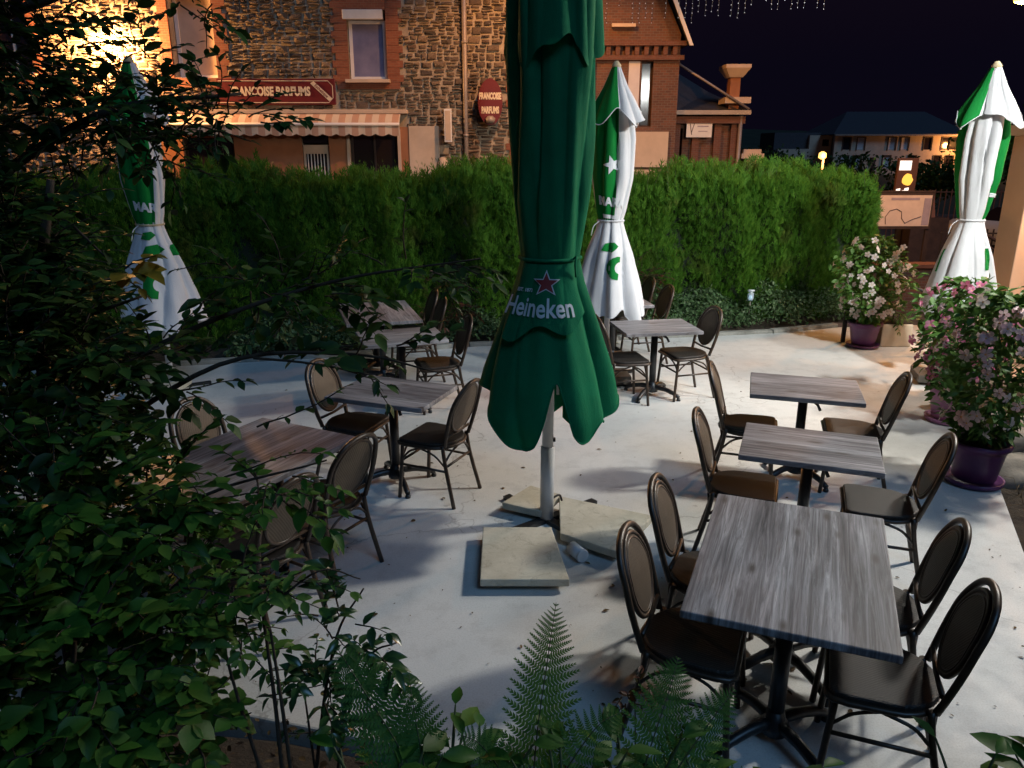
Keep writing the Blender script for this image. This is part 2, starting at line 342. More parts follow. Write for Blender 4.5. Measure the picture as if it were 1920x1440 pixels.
# ------------------------------------------------------------------ ground, street, terrace
def structure(o): o['kind'] = 'structure'; return o
structure(MB().add([(-400,-60,-.66),(400,-60,-.66),(400,600,-.66),(-400,600,-.66)], [(0,1,2,3)]).build('ground', M['asphalt']))
# far hillside
N = 40; hv = []; hf = []
for j in range(N):
    for i in range(N):
        x = -180 + 420*i/(N-1); y = 36 + 250*j/(N-1); k = (y-36)
        z = -.64 + min(k, 30)*.058 + max(0, k-34)*.035 + 1.2*math.sin(x*.03+1)*min(1, max(0, k-40)/60) + (random.random()-.5)*min(1.5, k*.02)
        hv.append((x, y, z - (.4 if j == 0 else 0)))
for j in range(N-1):
    for i in range(N-1): a = j*N+i; hf.append((a, a+1, a+N+1, a+N))
structure(MB().add(hv, hf, 0, True).build('hill', M['dark_hill']))
TER = [(-7,2.95),(-1.2,2.95),(-.3,2.72),(1.2,2.42),(2.35,2.30),(3.36,4.57),(3.82,5.60),(4.35,6.9),(5.6,9.3),(6.3,11.2),(4.75,11.0),(3.68,10.62),(-.56,9.85),(-1.75,9.44),(-7,8.2)]
structure(MB().prism(TER, -.66, 0).build('terrace_floor', M['terrace_paint'], bevel=.012))
# kerb strip along the back, in pieces
KL = [(-7,8.2),(-1.75,9.44),(-.56,9.85),(1.6,10.24),(3.68,10.62),(4.75,11.0)]
kr = structure(empty('kerb', (0,0,0)))
for a, b in zip(KL[:-1], KL[1:]):
    a, b = Vector(a), Vector(b); d = (b-a); n = max(1, int(d.length/1.0)); nn = Vector((-d.y, d.x)).normalized()
    for i in range(n):
        p = a + d*(i+.006)/n; q = a + d*(i+.994)/n; h = .045 + random.uniform(-.006, .006)
        MB().prism([tuple(p+nn*.004), tuple(q+nn*.004), tuple(q+nn*.11), tuple(p+nn*.11)], -.2, h).build('kerb_stone', M['kerb_concrete'], kr, bevel=.008)
# planting bed behind the kerb under the hedge
bv = []; bf = []
for i in range(28):
    x = -7.5 + 13.2*i/27; y0 = np.interp(x, [p[0] for p in KL], [p[1] for p in KL])
    for j in range(6): bv.append((x, y0+.112+j*.42, .02 + .05*j + random.uniform(-.02, .03)))
for i in range(27):
    for j in range(5): a = i*6+j; bf.append((a, a+6, a+7, a+1))
structure(MB().add(bv, bf, 0, True).build('hedge_bed', M['soil']))
# raised bank in the foreground, its foot at the terrace edge
bv = []; bf = []; nx, ny = 40, 22
for i in range(nx):
    x = -7 + 10.5*i/(nx-1); yf = np.interp(x, [-7,-1.2,-.3,1.2,2.35,3.5], [2.94,2.94,2.71,2.41,2.29,2.1])
    for j in range(ny):
        t_ = j/(ny-1); y = yf - t_*5.5
        z = .03 + .62*min(1, t_*2.2)**.8 + .3*t_ + random.uniform(-.03, .03)*min(1, t_*8)
        bv.append((x, y, z if j else -.1))
for i in range(nx-1):
    for j in range(ny-1): a = i*ny+j; bf.append((a, a+1, a+ny+1, a+ny))
structure(MB().add(bv, bf, 0, True).build('garden_bank', M['soil']))
def bankz(x, y):
    yf = np.interp(x, [-7,-1.2,-.3,1.2,2.35,3.5], [2.94,2.94,2.71,2.41,2.29,2.1]); t_ = max(0, (yf-y)/5.5)
    return .03 + .62*min(1, t_*2.2)**.8 + .3*t_
# soil bed right of the terrace and its rocks
structure(MB().prism([(2.36,2.28),(3.37,4.565),(3.83,5.595),(4.36,6.895),(5.25,8.6),(5.5,8.0),(5.3,6.2),(4.9,4.2),(4.4,2.0)], -.66, -.035).build('side_bed', M['soil']))
# entrance landing beyond the pots
structure(MB().prism([(5.3,8.62),(5.61,9.28),(6.31,11.2),(7.8,11.6),(7.4,8.6)], -.66, -.06).build('landing', M['beige_wall']))

# ------------------------------------------------------------------ wall helper with openings (facade in local x,z; front at y=0, back at y=+d)
def wall_with_holes(mb, x0, x1, z0, z1, holes, y0, y1, m=0):
    xs = sorted({x0, x1, *[h[0] for h in holes], *[h[1] for h in holes]}); zs = sorted({z0, z1, *[h[2] for h in holes], *[h[3] for h in holes]})
    xs = [x for x in xs if x0 <= x <= x1]; zs = [z for z in zs if z0 <= z <= z1]
    inh = lambda cx, cz: any(h[0] < cx < h[1] and h[2] < cz < h[3] for h in holes)
    for a, b in zip(xs[:-1], xs[1:]):
        for c, d in zip(zs[:-1], zs[1:]):
            if inh((a+b)/2, (c+d)/2): continue
            mb.add([(a,y0,c),(b,y0,c),(b,y0,d),(a,y0,d)], [(0,1,2,3)], m); mb.add([(a,y1,c),(b,y1,c),(b,y1,d),(a,y1,d)], [(3,2,1,0)], m)
    for h in holes:
        a, b, c, d = h[:4]
        mb.add([(a,y0,c),(b,y0,c),(b,y1,c),(a,y1,c)], [(0,1,2,3)], m); mb.add([(a,y0,d),(b,y0,d),(b,y1,d),(a,y1,d)], [(3,2,1,0)], m)
        mb.add([(a,y0,c),(a,y1,c),(a,y1,d),(a,y0,d)], [(0,1,2,3)], m); mb.add([(b,y0,c),(b,y1,c),(b,y1,d),(b,y0,d)], [(3,2,1,0)], m)
    mb.add([(x0,y0,z0),(x0,y1,z0),(x0,y1,z1),(x0,y0,z1)], [(3,2,1,0)], m); mb.add([(x1,y0,z0),(x1,y1,z0),(x1,y1,z1),(x1,y0,z1)], [(0,1,2,3)], m)
    mb.add([(x0,y0,z1),(x1,y0,z1),(x1,y1,z1),(x0,y1,z1)], [(0,1,2,3)], m); return mb
def window(parent, x0, x1, z0, z1, y, pane, frame='white_paint', fw=.06, mull=True, cross=(), sill=True):
    """recessed casement: frame, pane, bars"""
    w = MB(); w.box(x0, x0+fw, y, y+.07, z0, z1).box(x1-fw, x1, y, y+.07, z0, z1).box(x0+fw, x1-fw, y, y+.07, z1-fw, z1).box(x0+fw, x1-fw, y, y+.07, z0, z0+fw)
    o = w.build('window', M[frame], parent)
    if mull:
        MB().box((x0+x1)/2-fw*.4, (x0+x1)/2+fw*.4, y-.004, y+.05, z0+fw, z1-fw).build('mullion', M[frame], o)
    for c in cross: MB().box(x0+fw, x1-fw, y-.002, y+.045, c-.02, c+.02).build('glazing_bar', M[frame], o)
    MB().box(x0+fw*.5, x1-fw*.5, y+.035, y+.05, z0+fw*.5, z1-fw*.5).build('pane', M[pane], o)
    if sill: MB().box(x0-.08, x1+.08, y-.32, y+.02, z0-.075, z0-.004).build('sill', M['cream_plaster'], o)
    return o

# ------------------------------------------------------------------ stone house with the perfume shop, facade at Y = 19
H0 = (-5.0, 19.0, -.66)
house = tag(empty('stone_house', H0), 'rubble stone house with brick window surrounds and a shop under an awning', 'house')
def HX(mb, name, mat, par=None, bevel=0): # world coordinates to house local
    mb.v = [(x-H0[0], y-H0[1], z-H0[2]) for x, y, z in mb.v]; return mb.build(name, M[mat] if isinstance(mat, str) else mat, par or house, bevel)
holes = [(-3.72,-2.84,3.98,5.44), (-7.72,-6.72,4.02,5.95), (.06,.75,3.45,5.2), (.06,.8,-.4,2.45), (-7.7,-6.5,.3,2.72), (-4.92,-4.28,-.5,2.78), (-3.80,-2.66,.6,2.82), (-11.9,-10.9,4.1,5.9)]
HX(wall_with_holes(MB(), -14.0, 1.85, -.66, 8.2, holes, 19.0, 19.42), 'wall', 'mortar')
HX(MB().box(-14.0, 1.85, 19.43, 19.5, -.66, 8.2), 'dark_interior', 'dark_interior')
# rubble stones
var = []
for k in range(10):
    v = []
    for sx, sz in ((-1,-1),(1,-1),(1,1),(-1,1)): v.append((sx*(.5-random.random()*.1), .02, sz*(.5-random.random()*.14)))
    for sx, sz in ((-1,-1),(1,-1),(1,1),(-1,1)): v.append((sx*(.46-random.random()*.2), -.6-random.random()*.4, sz*(.44-random.random()*.2)))
    v.append((random.uniform(-.2,.2), -1.0-random.random()*.3, random.uniform(-.2,.2)))
    var.append(v)
SF = [(0,1,5,4),(1,2,6,5),(2,3,7,6),(3,0,4,7),(4,5,8),(5,6,8),(6,7,8),(7,4,8)]
svar = [MB().add(v, SF, 0, False).mesh('stone', M['rubble_stone']) for v in var]
avoid = [(-4.0,-2.55,3.80,5.66), (-7.9,-6.52,3.85,6.15), (-.04,.88,3.26,5.4), (-.04,.9,-.66,2.66), (-9.1,-1.86,-.66,2.94), (-2.40,-1.70,-.66,2.96), (-7.9,-2.45,2.75,3.30), (-6.75,-4.04,3.44,3.98), (-12.0,-10.8,3.9,6.1)]
stones = []; z = 1.1
def put_stone(x, z, w, h):
    cx, cz = x+w/2, z+h/2
    if any(a-w*.32 < cx < b+w*.32 and c-h*.4 < cz < d+h*.4 for a, b, c, d in avoid) or x+w > 1.85: return
    stones.append((cx+random.uniform(-.012,.012), cz+random.uniform(-.012,.012), w*random.uniform(.9,1.02)-.014, h*random.uniform(.86,1.02)-.012, random.uniform(.025, .085)))
while z < 6.3:
    h = random.uniform(.12, .20); x = -12.8 + random.random()*.3
    while x < 1.8:
        w = random.uniform(.11, .34)
        k = random.random()
        if k < .25: put_stone(x, z, w, h)
        elif k < .75:
            f = random.uniform(.35,.65); put_stone(x, z, w, h*f)
            if w > .24 and random.random() < .5: g_ = random.uniform(.35,.65); put_stone(x, z+h*f, w*g_, h*(1-f)); put_stone(x+w*g_, z+h*f, w*(1-g_), h*(1-f))
            else: put_stone(x, z+h*f, w, h*(1-f))
        else:
            put_stone(x, z, w, h*.34); put_stone(x, z+h*.34, w, h*.33); put_stone(x, z+h*.67, w, h*.33)
        x += w
    z += h
vis = lambda s: (-8.6 < s[0] < .2 and 1.9 < s[1] < 5.9)
stones.sort(key=lambda s: -(s[2]*s[3]) if vis(s) else 1)
rest = MB()
for i, (cx, cz, w, h, d) in enumerate(stones):
    k = random.randrange(10); a = random.uniform(-.09, .09)
    if i < 298:
        o = obj('stone', svar[k], house, (cx-H0[0], -.0, cz-H0[2])); o.scale = (w, d, h); o.rotation_euler = (0, a, 0)
    else:
        rest.add([(cx-H0[0]+(x_*math.cos(a)+z_*h/w*math.sin(a))*w, y_*d, cz-H0[2]+(z_*h-x_*w*math.sin(a))) for x_, y_, z_ in var[k]], SF)
ro = rest.build('stonework', M['rubble_stone'], house); ro['kind'] = 'stuff'
# brick surrounds
def surround(x0, x1, z0, z1, b, mat='orange_brick', bot=.2, top=.24):
    # toothed quoin blocks on both sides, lintel and apron
    zz = z0-bot; i = 0
    while zz < z1+top-.02:
        e = b + (.06 if i % 2 else -.02); z2 = min(zz+.155, z1+top)
        HX(MB().box(x0-e, x0, 18.955, 19.03, zz, z2-.006), 'quoin', mat); HX(MB().box(x1, x1+e, 18.955, 19.03, zz, z2-.006), 'quoin', mat); zz = z2; i += 1
    HX(MB().box(x0+.002, x1-.002, 18.95, 19.03, z1, z1+top), 'lintel', mat); HX(MB().box(x0+.002, x1-.002, 18.93, 19.03, z0-bot, z0), 'window_apron', mat)
surround(-3.72, -2.84, 3.98, 5.44, .30); surround(-7.72, -6.72, 4.02, 5.95, .24); surround(.06, .75, 3.45, 5.2, .14); surround(.06, .8, -.3, 2.45, .14); surround(-11.9,-10.9,4.1,5.9,.2)
def HW(*a, **k):
    o = window(house, *a, **k); o.location = (-H0[0], -H0[1], -H0[2]); return o
HW(-3.70, -2.86, 3.99, 5.24, 19.1, 'curtain_pane', fw=.07, mull=False)
HX(MB().box(-3.80, -2.90, 18.93, 19.14, 5.25, 5.45), 'shutter_box', 'white_paint', bevel=.01)
HW(-7.70, -6.74, 4.03, 5.94, 19.28, 'cream_plaster', fw=.08, mull=False); HW(.08, .73, 3.46, 5.18, 19.2, 'shutter_white', fw=.05, mull=False); HW(.08, .78, -.3, 2.43, 19.2, 'shutter_white', fw=.05, mull=False, sill=False)
HW(-11.88, -10.92, 4.11, 5.88, 19.2, 'dark_glass')
HX(MB().box(.07, .74, 19.05, 19.07, 3.95, 5.19), 'roller_shutter', 'shutter_white')
# shop front under the awning
HX(wall_with_holes(MB(), -9.1, -1.86, -.64, 2.96, [(-7.7,-6.5,.3,2.72), (-4.92,-4.28,-.5,2.78), (-3.80,-2.66,.6,2.82)], 18.93, 18.997), 'shopfront_panel', 'orange_plaster')
HX(MB().box(-4.90, -4.30, 18.99, 19.06, -.5, 2.56), 'shop_door', 'cream_plaster')
for i in range(6): HX(MB().tube([(-4.80+i*.075, 18.97, 1.5), (-4.80+i*.075, 18.97, 2.36)], .011, 6), 'door_bar', 'white_paint')
HX(MB().box(-4.84, -4.36, 18.980, 18.988, 1.5, 2.36), 'door_pane', 'dark_glass'); HX(MB().box(-4.90, -4.30, 19.0, 19.03, 2.60, 2.76), 'transom_pane', 'dark_glass')
for a in ((-3.78,-2.68,.62,2.80), (-7.68,-6.52,.32,2.70)): HW(*a, 19.02, 'dark_glass', 'dark_timber', .05, True, (), False)
HX(MB().box(-3.86, -3.79, 18.90, 18.992, -.6, 2.9), 'shopfront_pillar', 'cream_plaster'); HX(MB().box(-2.67, -2.60, 18.90, 18.992, -.6, 2.9), 'shopfront_pillar', 'cream_plaster')
for k, (x, w, h) in enumerate([(-3.6,.22,.5),(-3.2,.35,.34),(-2.95,.22,.42)]): HX(MB().lathe([(.02,2.02-.9+k*.01),(w*.4,2.02-.88),(w*.5,1.5),(w*.35,1.2+h),(.03,1.25+h)], 14, (x, 19.22)), 'display_bottle', 'cream_plaster')
HX(MB().box(-2.40, -1.70, 18.90, 18.998, -.6, 2.98), 'rendered_panel', 'cream_plaster')
# awning
HX(MB().box(-7.95, -2.40, 18.70, 18.99, 3.24, 3.33), 'awning_box', 'cream_plaster', bevel=.015)
aw = MB(); n = 60
for i in range(n):
    xa, xb = -7.9+5.35*i/n, -7.9+5.35*(i+1)/n; s = .012*math.sin(i*1.3); s2 = .012*math.sin((i+1)*1.3)
    aw.add([(xa,18.72,3.235),(xb,18.72,3.235),(xb,18.56+s2,3.13),(xa,18.56+s,3.13),(xb,18.47,3.03),(xa,18.47,3.03)], [(0,1,2,3),(3,2,4,5)], 0, True)
HX(aw, 'awning_fabric', 'striped_awning'); HX(MB().tube([(-7.92,18.455,3.005),(-2.55,18.455,3.005)], .035, 10), 'awning_bar', 'white_paint')
va = MB(); n = 216
for i in range(n):
    xa, xb = -7.9+5.35*i/n, -7.9+5.35*(i+1)/n
    hz = lambda x: 2.80 - .05*abs(math.sin((x+7.9)*PI/.3))
    yy = lambda x: 18.47 + .018*math.sin(x*9)
    va.add([(xa,18.47,2.985),(xb,18.47,2.985),(xb,yy(xb),hz(xb)),(xa,yy(xa),hz(xa))], [(0,1,2,3)], 0, True)
HX(va, 'awning_valance', 'striped_awning')
# lettered sign board
def sign_text(mb, body, cx, cz, size, y, sx=1, bold=.01, rot=0):
    V, F = text_geo(body, size, bold)
    c, s = math.cos(rot), math.sin(rot)
    mb.add([(cx+(x*c-q*s)*sx, y, cz+(x*s+q*c)) for x, q in V], F)
sg = HX(MB().box(-6.75, -4.04, 18.86, 18.92, 3.44, 4.0), 'shop_sign', 'burgundy_sign', bevel=.01)
def SX(mb, name, mat, par): mb.v = [(x-H0[0], y-H0[1], z-H0[2]) for x, y, z in mb.v]; return mb.build(name, M[mat], par)
bd = MB(); w = .016
for a in ((-6.70,-4.20,3.945,3.945+w),(-6.70,-4.20,3.478,3.478+w)): bd.box(a[0], a[1], 18.852, 18.858, a[2], a[3])
bd.box(-4.09-w, -4.09, 18.852, 18.858, 3.585, 3.85); bd.add([(-4.20,18.854,3.945),(-4.20,18.854,3.961),(-4.09,18.854,3.85),(-4.106,18.854,3.85)], [(0,1,2,3)]); bd.add([(-4.20,18.854,3.478),(-4.20,18.854,3.494),(-4.106,18.854,3.585),(-4.09,18.854,3.585)], [(0,1,2,3)])
SX(bd, 'sign_border', 'cream_print', sg)
tx = MB(); sign_text(tx, 'FRANCOISE PARFUMS', -5.52, 3.72, .26, 18.850, .72, .012); SX(tx, 'lettering', 'cream_print', sg)
db = MB(); db.add([(-4.60,18.849,3.90),(-4.52,18.849,3.945),(-4.11,18.849,3.57),(-4.19,18.849,3.52)], [(0,1,2,3)]); SX(db, 'diagonal_band', 'cream_print', sg)
tx = MB(); sign_text(tx, 'Esthetique', -4.355, 3.735, .09, 18.845, 1, .002, -.75); SX(tx, 'band_lettering', 'burgundy_sign', sg)
for x in (-6.2, -5.6, -5.0, -4.5): SX(MB().tube([(x,18.93,4.02),(x,18.72,4.08),(x,18.62,4.05)], .012, 6), 'sign_bracket', 'iron', sg)
# oval hanging sign
ov = empty('oval_sign', (-.495, 18.70, 3.49)); tag(ov, 'dark red oval shop sign with cream capitals on the stone wall', 'sign')
m = MB(); n = 40
for y in (-.035, .035): m.v += [(.28*math.cos(2*PI*i/n), y, .50*math.sin(2*PI*i/n)) for i in range(n)]
m.f = [tuple(range(n)), tuple(range(n, 2*n))[::-1]] + [(i, n+i, n+(i+1) % n, (i+1) % n) for i in range(n)]; m.m = [0]*len(m.f); m.s = [False]*len(m.f)
m.build('board', M['burgundy_sign'], ov)
for b, zz in (('FRANCOISE', .12), ('PARFUMS', -.18)):
    q = MB(); sign_text(q, b, 0, zz, .19, -.041, .5, .012); q.build('lettering', M['cream_print'], ov)
MB().tube([(.0,.03,.3),(.0,.27,.3)], .02, 6).tube([(.0,.03,-.3),(.0,.27,-.3)], .02, 6).build('bracket', M['iron'], ov)
MB().lathe([(.02,-.47),(.10,-.44),(.12,-.36),(.06,-.30)], 16, (0,-.06)).build('lamp_cup', M['zinc_pipe'], ov)
# down pipe, light box, bracket
dp = empty('drain_pipe', (-1.07, 18.9, -.66)); tag(dp, 'tall zinc drain pipe down the stone facade', 'pipe')
MB().tube([(0,0,0),(0,0,8.6)], .055, 10).build('pipe', M['zinc_pipe'], dp)
for zz in (1.4, 3.4, 5.4): MB().tube([(0,0,zz),(0,0,zz+.06)], .07, 10).tube([(0,0,zz+.03),(0,.12,zz+.03)], .02, 6).build('collar', M['zinc_pipe'], dp)
lb = empty('light_box', (-1.46, 18.62, 2.62)); tag(lb, 'narrow upright cream light box fixed beside the drain pipe', 'light box')
MB().box(-.085,.085,-.05,.05,0,.72).build('case', M['white_paint'], lb, .01); MB().box(-.06,.06,-.058,-.051,.04,.68).build('face', M['cream_plaster'], lb); MB().box(-.02,.02,.051,.37,.1,.14).box(-.02,.02,.051,.37,.56,.6).build('bracket', M['iron'], lb)
mr = empty('wall_meter', (-1.62, 18.86, 1.9)); tag(mr, 'small rounded cream meter cover low on the shop wall beside the pipe', 'meter'); MB().lathe([(.02,0),(.11,.03),(.13,.2),(.09,.36),(.02,.40)], 16).build('cover', M['cream_plaster'], mr); MB().box(-.05,.05,.02,.13,.05,.3).build('back_plate', M['iron'], mr)
# roof
HX(MB().add([(-14.3,18.6,8.1),(2.0,18.6,8.1),(2.0,23,12),(-14.3,23,12),(2.0,27.4,8.1),(-14.3,27.4,8.1)], [(0,1,2,3),(3,2,4,5)]), 'roof', 'slate')

# ------------------------------------------------------------------ brick gable house
G0 = (2.7, 19.4, -.66)
gab = tag(empty('brick_gable_house', G0), 'tall red brick house with steep gable and dentil cornice right of green parasol', 'house')
def GX(mb, name, mat, par=None, bevel=0):
    mb.v = [(x-G0[0], y-G0[1], z-G0[2]) for x, y, z in mb.v]; return mb.build(name, M[mat], par or gab, bevel)
gh = [(2.72,2.99,2.98,4.42), (3.02,3.30,2.98,4.42), (2.35,2.75,5.2,6.4), (2.75,3.1,-.3,1.95)]
GX(wall_with_holes(MB(), 1.88, 3.90, -.66, 4.72, gh, 19.4, 19.75), 'wall', 'brown_brick')
gb = wall_with_holes(MB(), 1.88, 3.90, 4.72, 5.0, [], 19.4, 19.75)
gb.add([(1.88,19.4,5.0),(3.90,19.4,5.0),(3.15,19.4,6.5),(1.88,19.4,8.9)], [(0,1,2,3)]); GX(gb, 'gable_wall', 'brown_brick')
GX(MB().add([(3.90,19.4,-.66),(3.90,25,-.66),(3.90,25,5.0),(3.90,19.4,5.0)], [(0,1,2,3)]), 'side_wall', 'brown_brick')
GX(MB().box(1.88, 3.98, 19.28, 19.398, 4.44, 4.54), 'cornice', 'red_brick'); GX(MB().box(1.88, 4.0, 19.22, 19.397, 4.74, 4.84), 'cornice', 'red_brick')
for i in range(9): GX(MB().box(1.95+i*.22, 2.05+i*.22, 19.27, 19.397, 4.545, 4.735), 'dentil', 'red_brick')
GX(MB().add([(4.10,19.05,4.78),(3.05,19.05,7.0),(3.05,25,7.0),(4.10,25,4.78)], [(0,1,2,3)]), 'roof', 'slate')
GX(MB().add([(4.12,19.03,4.72),(4.04,19.03,4.72),(3.0,19.03,6.95),(3.08,19.03,7.02),(4.12,19.08,4.72),(4.04,19.08,4.72),(3.0,19.08,6.95),(3.08,19.08,7.02)], [(0,1,2,3),(7,6,5,4),(0,3,7,4),(1,5,6,2),(0,4,5,1),(3,2,6,7)]), 'verge_board', 'white_paint')
def GW(*a, **k): o = window(gab, *a, **k); o.location = (-G0[0], -G0[1], -G0[2])
GX(MB().box(2.725, 2.985, 19.39, 19.43, 2.985, 4.415), 'shutter', 'shutter_white'); GW(3.03, 3.29, 2.99, 4.41, 19.55, 'dark_glass', 'dark_timber', .03, False, (), False); GW(2.36, 2.74, 5.21, 6.38, 19.55, 'shutter_white', 'white_paint', .05, False)
GX(MB().box(2.60, 3.72, 19.30, 19.398, 2.05, 2.86), 'fascia', 'cream_plaster'); GX(MB().box(2.60, 3.72, 19.34, 19.397, -.6, 1.99), 'shop_wall', 'beige_wall'); GX(MB().box(2.75, 3.08, 19.31, 19.339, -.5, 1.75), 'door', 'dark_timber')
# ------------------------------------------------------------------ low annexe with slate roof
A0 = (4.6, 20.0, -.66)
an = tag(empty('brick_annexe', A0), 'low brick annexe with slate hip roof and a tall capped chimney', 'annexe')
def AX(mb, name, mat, par=None, bevel=0):
    mb.v = [(x-A0[0], y-A0[1], z-A0[2]) for x, y, z in mb.v]; return mb.build(name, M[mat], par or an, bevel)
AX(wall_with_holes(MB(), 3.95, 5.58, -.66, 3.30, [(4.02,4.2,1.9,2.95)], 20.0, 20.3), 'wall', 'brown_brick'); AX(MB().add([(5.58,20.0,-.66),(5.58,24,-.66),(5.58,24,3.3),(5.58,20.0,3.3)], [(0,1,2,3)]), 'side_wall', 'brown_brick')
for x in (3.95, 4.42, 4.95, 5.36): AX(MB().box(x, x+.17, 19.90, 19.998, -.66, 3.05), 'pier', 'red_brick')
AX(MB().box(3.92, 5.66, 19.80, 19.997, 3.06, 3.22), 'cornice', 'red_brick'); AX(MB().box(3.9, 5.75, 19.68, 19.79, 3.26, 3.36), 'gutter', 'zinc_pipe')
AX(MB().add([(3.9,19.7,3.32),(5.78,19.7,3.32),(5.2,21.8,3.9),(3.9,21.8,4.62),(5.78,24,3.32)], [(0,1,2,3),(1,4,2)]), 'roof', 'slate')
AX(MB().tube([(3.9,19.72,4.42),(5.70,19.70,3.38)], .03, 6), 'roof_hip', 'zinc_pipe')
ch = MB().box(5.28, 5.52, 20.0, 20.3, 3.40, 4.12); AX(ch, 'chimney', 'orange_plaster')
cc = MB(); cc.add([(5.24,19.95,4.12),(5.56,19.95,4.12),(5.56,20.35,4.12),(5.24,20.35,4.12),(5.10,19.80,4.32),(5.70,19.80,4.32),(5.70,20.5,4.32),(5.10,20.5,4.32),(5.10,19.80,4.40),(5.70,19.80,4.40),(5.70,20.5,4.40),(5.10,20.5,4.40)], [(0,3,2,1),(0,1,5,4),(1,2,6,5),(2,3,7,6),(3,0,4,7),(4,5,9,8),(5,6,10,9),(6,7,11,10),(7,4,8,11),(8,9,10,11)])
AX(cc, 'chimney_cap', 'cream_plaster'); AX(MB().box(5.12, 5.74, 19.75, 20.4, 3.52, 3.66), 'chimney_base', 'cream_plaster')
AX(MB().tube([(5.56,19.84,-.6),(5.56,19.84,3.25)], .05, 8), 'drain_pipe', 'zinc_pipe')
sb = empty('annexe_sign', (4.56, 19.84, 2.74)); tag(sb, 'small white signboard with two dark strokes on the brick annexe', 'sign')
MB().box(-.31,.31,-.02,.02,0,.38).build('board', M['white_paint'], sb)
MB().add([(-.24,-.024,.32),(-.22,-.024,.32),(-.17,-.024,.06),(-.19,-.024,.06)], [(0,1,2,3)]).add([(-.13,-.024,.34),(-.11,-.024,.34),(-.18,-.024,.10),(-.19,-.024,.13)], [(0,1,2,3)]).build('stroke', M['map_ink'], sb)
MB().box(-.05,.22,-.024,-.021,.24,.27).box(-.02,.20,-.024,-.021,.13,.15).build('faint_line', M['map_blue'], sb); MB().box(-.2,-.16,.021,.05,.1,.2).box(.16,.2,.021,.05,.1,.2).build('fixing', M['iron'], sb)
# gate pillar right of the annexe
gp = empty('gate_pillar', (5.95, 20.2, -.66)); tag(gp, 'pale stone gate pillar with moulded cap right of the annexe', 'pillar')
MB().box(-.17,.17,-.17,.17,0,2.9).build('shaft', M['cream_plaster'], gp); MB().box(-.28,.28,-.28,.28,2.9,3.02).box(-.22,.22,-.22,.22,3.02,3.12).build('cap', M['cream_plaster'], gp)

# ------------------------------------------------------------------ far house on the hill
F0 = (29.2, 60, .3)
fh = tag(empty('far_house', F0), 'long far house with dark hip roof and pale shuttered windows on the hill', 'house')
fholes = []
for zz in (1.25-.2, 3.0-.35):
    for x in (-4.3, -2.3, -1.0, .9, 2.2) if zz > 2 else (-4.5, -3.1, -.9, .9, 2.2): pass
fw = [(-3.35,2.05,'s'),(-1.05,2.05,'s'),(-.1,2.05,'s'),(1.6,2.05,'d'),(2.9,2.05,'d'),(3.5,2.05,'d'),(-4.45,.75,'s'),(-3.5,.75,'s'),(-1.3,.75,'s'),(2.45,.75,'d'),(3.35,.75,'d'),(-4.4,2.05,'d'),(.6,.75,'d')]
fholes = [(x-.27, x+.27, z, z+.85) for x, z, _ in fw]
wall_with_holes(MB(), -5.3, 4.35, -.8, 3.16, fholes, 0, .3).build('wall', M['cream_plaster'], fh); MB().box(-5.3,4.35,.32,.4,-.8,3.16).build('dark_interior', M['dark_interior'], fh)
for (x, z, k) in fw:
    o = MB().box(x-.34,x-.272,-.05,.1,z-.06,z+.92).box(x+.272,x+.34,-.05,.1,z-.06,z+.92).box(x-.27,x+.27,-.05,.1,z+.853,z+.92).build('window', M['dark_timber'], fh)
    MB().box(x-.26,x+.26,.06,.12,z+.01,z+.845).build('pane', M['shutter_white' if k == 's' else 'dark_glass'], o)
MB().box(-2.55,-2.1,-.02,-.003,-.6,1.5).build('door', M['dark_timber'], fh)
MB().add([(-5.6,-.4,3.13),(4.6,-.4,3.13),(4.6,7,3.13),(-5.6,7,3.13),(-3.3,3.3,4.85),(2.7,3.3,4.85)], [(0,1,5,4),(1,2,5),(2,3,4,5),(3,0,4)]).build('roof', M['slate'], fh)
MB().box(-5.5,4.5,-.45,-.41,3.04,3.14).build('gutter', M['zinc_pipe'], fh)
fb = tag(empty('far_outbuilding', (22.6, 62, .3)), 'lower pale block left of the far house', 'building')
wall_with_holes(MB(), -2.2, 2.0, -.8, 2.1, [(-1.5,-1.0,.6,1.4)], 0, .3).build('wall', M['cream_plaster'], fb); wall_with_holes(MB(), .2, 2.6, 2.1, 3.1, [(1.2,1.7,2.3,2.8)], .1, .4).build('upper_wall', M['cream_plaster'], fb); MB().box(-2.4,2.7,.45,4,-.8,3.3).build('roof', M['slate'], fb); MB().box(-2.5,1.2,-2.2,-.01,.95,1.05).build('canopy', M['slate'], fb)
MB().box(-1.49,-1.01,.1,.14,.61,1.39).build('window', M['shutter_white'], fb); MB().box(1.21,1.69,.2,.24,2.31,2.79).build('window', M['dark_glass'], fb)
# ------------------------------------------------------------------ lamps
def point(name, loc, power, color, radius, parent, spot=None, aim=None):
    d = bpy.data.lights.new(name, 'SPOT' if spot else 'POINT'); d.energy = power; d.color = color; d.shadow_soft_size = radius
    o = bpy.data.objects.new(name, d); col.objects.link(o); o.parent = parent; o.location = loc
    if spot: d.spot_size = R(spot); d.spot_blend = .25 if spot > 100 else .9; o.rotation_euler = Vector(aim).to_track_quat('-Z', 'Y').to_euler()
    return o
SOD = (1, .43, .13)
